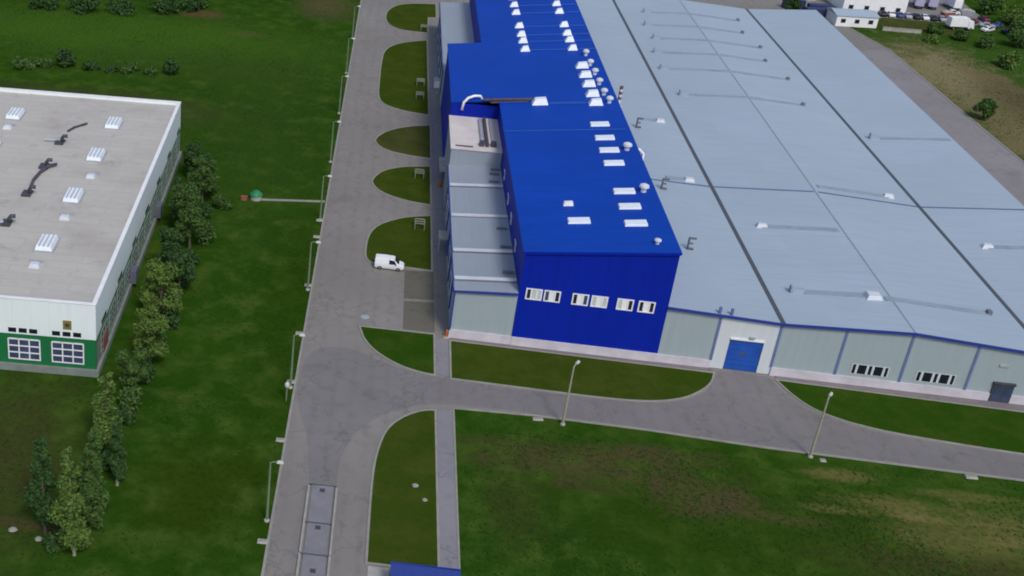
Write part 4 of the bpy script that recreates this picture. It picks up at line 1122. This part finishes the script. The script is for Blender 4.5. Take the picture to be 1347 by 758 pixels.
def quads_mesh(name, V, mat, parent=None):
    n = len(V) // 4
    me = bpy.data.meshes.new(name)
    me.vertices.add(len(V)); me.vertices.foreach_set('co', V.astype(np.float32).ravel())
    me.loops.add(4 * n); me.loops.foreach_set('vertex_index', np.arange(4 * n, dtype=np.int32))
    me.polygons.add(n); me.polygons.foreach_set('loop_start', np.arange(0, 4 * n, 4, dtype=np.int32)); me.polygons.foreach_set('loop_total', np.full(n, 4, dtype=np.int32))
    me.update(calc_edges=True)
    me.materials.append(mat)
    o = bpy.data.objects.new(name, me); C.objects.link(o)
    if parent: o.parent = parent
    return o
def tree(x, y, h, r, kind, mat, lab, seed, grp='trees beside the green and white building', n=2600, bark='bark', size=.30):
    rs = np.random.RandomState(seed)
    t = thing('tree' if kind != 'shrub' else 'shrub', lab, 'tree' if kind != 'shrub' else 'shrub', (x, y, 0), 0, grp)
    lean = rs.uniform(-.03, .03, 2) * h
    blobs = []; limbs = MB()
    if kind == 'poplar':
        limbs.tube([(0, 0, -.2), (lean[0] * .5, lean[1] * .5, h * .5), (lean[0], lean[1], h * .97)], [.2, .13, .03], 8)
        for k in range(26):
            f = .16 + .82 * k / 25; rr = r * (math.sin(min(1, f * 1.25 + .15) * math.pi * .62) ** .8) * (1.08 - f * .78)
            a = rs.uniform(0, 6.28); off = rr * rs.uniform(.25, .75)
            px, py = lean[0] * f + math.cos(a) * off, lean[1] * f + math.sin(a) * off
            q = rr * rs.uniform(.38, .62)
            blobs.append((px, py, h * f, q, q, q * rs.uniform(1.0, 1.7)))
            limbs.tube([(lean[0] * f, lean[1] * f, h * (f - .06)), (px, py, h * f)], [.06, .02], 5)
    elif kind == 'round':
        limbs.tube([(0, 0, -.2), (lean[0] * .4, lean[1] * .4, h * .35), (lean[0], lean[1], h * .75)], [.24, .18, .06], 8)
        for k in range(20):
            a = rs.uniform(0, 6.28); f = rs.uniform(.28, .92); e = r * math.sqrt(max(.05, 1 - ((f - .52) / .52) ** 2)) * rs.uniform(.35, .85)
            px, py = lean[0] * f + math.cos(a) * e, lean[1] * f + math.sin(a) * e; q = r * rs.uniform(.28, .5)
            blobs.append((px, py, h * f, q, q, q * .85))
            limbs.tube([(lean[0] * f * .6, lean[1] * f * .6, h * (f * .65)), (px, py, h * f)], [.08, .02], 5)
    else:
        for k in range(10):
            a = rs.uniform(0, 6.28); e = r * rs.uniform(.1, .7); q = r * rs.uniform(.3, .55); z = h * rs.uniform(.25, .72)
            blobs.append((math.cos(a) * e, math.sin(a) * e, z, q, q, min(q, h * .4)))
            limbs.tube([(0, 0, -.1), (math.cos(a) * e, math.sin(a) * e, z)], [.06, .015], 5)
    link_mesh('trunk' if kind != 'shrub' else 'stems', limbs, M[bark], t)
    quads_mesh('crown' if kind != 'shrub' else 'foliage', leaf_cloud(blobs, n, size, seed + 100), M[mat], t)
    return t
T = [(-27.2, 98.6, 14.3, 2.1, 'poplar', 'leaf_bright', 'tall bright green poplar nearest the camera on the left', 'bark_pale'),
     (-31.2, 101.7, 12.3, 1.9, 'poplar', 'leaf_dark', 'dim green poplar left of the tall bright one', 'bark'),
     (-26.3, 103.6, 13.0, 1.9, 'poplar', 'leaf_mid', 'slim poplar just behind the tall bright one', 'bark'),
     (-28.2, 117.2, 10.6, 2.3, 'poplar', 'leaf_bright', 'bright conical tree alone below the corner of the green building', 'bark'),
     (-25.4, 111.0, 9.0, 1.3, 'poplar', 'leaf_dark', 'thin dark tree between the bright conical tree and the poplars', 'bark_pale'),
     (-28.5, 128.8, 8.6, 2.0, 'round', 'leaf_mid', 'round tree beside the near corner of the green building', 'bark'),
     (-28.2, 137.2, 8.8, 2.4, 'round', 'leaf_bright', 'yellow-green tree against the near end of the green side wall', 'bark'),
     (-28.9, 148.6, 9.6, 2.8, 'round', 'leaf_bright', 'broad light green tree by the middle of the green side wall', 'bark'),
     (-27.6, 156.4, 7.2, 2.3, 'round', 'leaf_dark', 'low dark tree behind the broad light green one', 'bark'),
     (-29.8, 162.0, 8.8, 2.3, 'round', 'leaf_dark', 'dark tree pressed against the side wall beyond its middle', 'bark'),
     (-28.6, 171.3, 12.2, 2.7, 'round', 'leaf_mid', 'tallest round tree toward the far end of the side wall', 'bark'),
     (-31.2, 179.6, 8.6, 2.5, 'round', 'leaf_dark', 'dark round tree behind the tallest round one', 'bark'),
     (-29.6, 189.8, 8.4, 2.6, 'round', 'leaf_mid', 'mid green tree near the far end of the side wall', 'bark'),
     (-32.2, 199.5, 7.0, 2.4, 'round', 'leaf_dark', 'last dark tree of the row at the far corner of the green building', 'bark')]
for i, (x, y, h, r, k, m, lab, bk) in enumerate(T): tree(x + (1.3 if k == 'round' else 0), y, h, r * (1.15 if k == 'poplar' else .98), k, m, lab, 11 + i, bark=bk, n=7000 if k == 'poplar' else 6000, size=.21)
SH = [(-27.0, 123.2, 2.4, 1.6, 'leaf_dark', 'dark shrub between the corner of the green building and the conical tree'), (-27.4, 143.0, 2.6, 1.7, 'leaf_dark', 'dark shrub under the yellow-green tree by the side wall'),
      (-26.6, 166.2, 2.8, 1.9, 'leaf_dark', 'dark shrub below the tallest round tree'), (-27.5, 183.0, 3.0, 2.0, 'leaf_dark', 'dark shrub below the mid green tree'), (-33.6, 108.0, 2.2, 1.6, 'leaf_dark', 'dark shrub at the left foot of the poplars'),
      (-29.4, 99.6, 2.0, 1.6, 'leaf_dark', 'dark shrub between the two nearest poplars')]
SH += [(-27.2, 107.0, 2.8, 2.0, 'leaf_mid', 'green shrub between the slim poplar and the thin dark tree'), (-26.6, 113.8, 2.6, 1.9, 'leaf_dark', 'dark shrub right at the foot of the bright conical tree'),
       (-28.6, 121.0, 3.0, 1.8, 'leaf_mid', 'green shrub behind the bright conical tree'), (-30.2, 109.5, 3.4, 1.8, 'leaf_dark', 'tall dark shrub in the gap behind the two left poplars'),
       (-27.4, 153.0, 3.4, 2.2, 'leaf_mid', 'green shrub between the broad light green tree and the low dark tree'), (-27.2, 126.2, 3.4, 2.0, 'leaf_mid', 'green shrub on the near side of the round tree by the building corner'),
       (-26.4, 133.0, 3.2, 2.0, 'leaf_dark', 'dark shrub right of the round tree at the near corner of the green building'), (-26.0, 147.0, 3.4, 2.2, 'leaf_dark', 'dark shrub at the foot of the broad light green tree'),
       (-26.2, 160.0, 4.0, 2.4, 'leaf_dark', 'large dark shrub between the low dark tree and the tallest round tree'), (-25.8, 175.0, 3.6, 2.4, 'leaf_mid', 'green shrub on the meadow side of the tallest round tree'),
       (-28.0, 194.5, 3.6, 2.4, 'leaf_dark', 'dark shrub on the meadow side near the last tree of the row'), (-24.6, 187.5, 2.6, 2.0, 'leaf_mid', 'green shrub farthest out into the meadow toward the well cover')]
for i, (x, y, h, r, m, lab) in enumerate(SH): tree(x, y, h, r, 'shrub', m, lab, 60 + i, 'shrubs among the trees by the green building', n=900, size=.24)
ms = [(-69.0, 253.6, 5.0, 2.6, 'round', 'tree in the meadow row behind the flat roof, second from the left'), (-77.5, 250.6, 2.4, 3.2, 'shrub', 'wide dark shrub at the left end of the meadow row'), (-63.0, 253.0, 2.2, 2.6, 'shrub', 'low shrub right of the left meadow tree'),
      (-54.4, 254.0, 2.6, 3.0, 'shrub', 'wide shrub in the middle of the meadow row'), (-58.6, 252.6, 1.8, 2.2, 'shrub', 'small shrub left of the middle one in the meadow row'), (-49.8, 253.6, 1.9, 2.4, 'shrub', 'small shrub right of the middle one in the meadow row'), (-45.6, 254.6, 4.4, 2.0, 'round', 'slim dark tree at the right end of the meadow row'), (-73.0, 252.2, 2.0, 2.6, 'shrub', 'low shrub left of the left meadow tree')]
for i, (x, y, h, r, k, lab) in enumerate(ms): tree(x, y, h * .75, r * .8, k, 'leaf_mid' if i % 2 else 'leaf_dark', lab, 80 + i, 'shrubs and trees of the meadow row', n=1100, size=.32)
far = [(-86, 296, 3.2, 4.2), (-76, 297, 3.6, 4.6), (-66, 299, 3.4, 4.4), (-56, 302, 3.8, 4.8), (-48, 306, 3.4, 4.4)]
fl = ['shrub at the left end of the far field edge', 'second shrub from the left along the far field edge', 'shrub in the middle of the far field edge', 'dense shrub left of the reddish bare patch at the far field edge', 'shrub above the reddish bare patch at the far field edge']
for i, ((x, y, h, r), lab) in enumerate(zip(far, fl)): tree(x, y, h, r, 'shrub', 'leaf_dark', lab, 120 + i, 'shrubs along the far field', n=1000, size=.36)
tree(135.2, 273.5, 4.6, 2.2, 'round', 'leaf_mid', 'lone dark green bush-like tree on the dry field right of the hall', 150, None, n=2000)
fr = [(158.5, 318.0, 4.2, 3.4), (160.5, 335.0, 3.4, 3.0), (170.0, 338.0, 5.2, 4.0), (176.0, 348.0, 5.4, 4.2), (178.5, 362.0, 6.0, 4.4), (176.5, 373.0, 5.6, 4.2), (150.5, 345.0, 2.4, 2.2), (155.5, 340.5, 2.8, 2.6), (146.8, 336.5, 2.0, 2.0)]
frl = ['shrub on the right meadow nearest the dry field', 'shrub just below the white box truck', 'dense shrub below the black scrap yard car', 'dense shrub right of the scrap yard front', 'tall shrub right of the scrap yard', 'shrub at the back right corner of the scrap yard',
       'small shrub at the right end of the low wall', 'shrub between the low wall and the white truck', 'low shrub on the dry field edge below the wall']
for i, ((x, y, h, r), lab) in enumerate(zip(fr, frl)): tree(x, y, h, r, 'shrub', 'leaf_mid' if i % 4 else 'leaf_bright', lab, 170 + i, 'shrubs around the right field', n=1100, size=.4)
tree(113.5, 352.5, 5.5, 2.6, 'round', 'leaf_dark', 'dark tree just behind the rear edge of the hall roof', 199, None, n=1500)

# ---------------------------------------------------------------- weeds in the rough grass
rs = np.random.RandomState(5)
pts = []
def scatter(n, x0, x1, y0, y1, test=None):
    p = np.stack([rs.uniform(x0, x1, n), rs.uniform(y0, y1, n)], 1)
    if test is not None: p = p[test(p)]
    pts.append(p)
ct, st_ = math.cos(TH), math.sin(TH)
def off_building(p):
    dx, dy = p[:, 0] + 33.05, p[:, 1] - 132.9
    lx, ly = dx * ct + dy * st_, -dx * st_ + dy * ct
    return ~((lx < .6) & (ly > -.6) & (ly < GD + .6))
clump = lambda p: (np.sin(p[:, 0] * .31 + np.sin(p[:, 1] * .17) * 2) + np.sin(p[:, 1] * .23 + p[:, 0] * .11) + rs.normal(size=len(p)) * .8) > .1
scatter(42000, -95, -7.8, 94, 340, lambda p: off_building(p) & clump(p))
scatter(14000, 14, 90, 95, 131, clump)
scatter(9000, 134, 190, 240, 345, clump)
P = np.concatenate(pts); n = len(P)
V = []
for k in range(2):
    a = rs.uniform(0, 6.28, n); w = rs.uniform(.05, .14, n); h = rs.uniform(.04, .12, n)
    dx, dy = np.cos(a) * w, np.sin(a) * w; lx, ly = rs.normal(size=n) * .16, rs.normal(size=n) * .16
    V.append(np.stack([np.stack([P[:, 0] - dx, P[:, 1] - dy, np.zeros(n)], 1), np.stack([P[:, 0] + dx, P[:, 1] + dy, np.zeros(n)], 1),
                       np.stack([P[:, 0] + dx * .6 + lx, P[:, 1] + dy * .6 + ly, h], 1), np.stack([P[:, 0] - dx * .6 + lx, P[:, 1] - dy * .6 + ly, h * .8], 1)], 1))
V = np.concatenate(V).reshape(-1, 3)
tag(quads_mesh('grass', V, M['weed']), 'rough tufts of grass and weeds across the meadows', 'grass', kind='stuff')
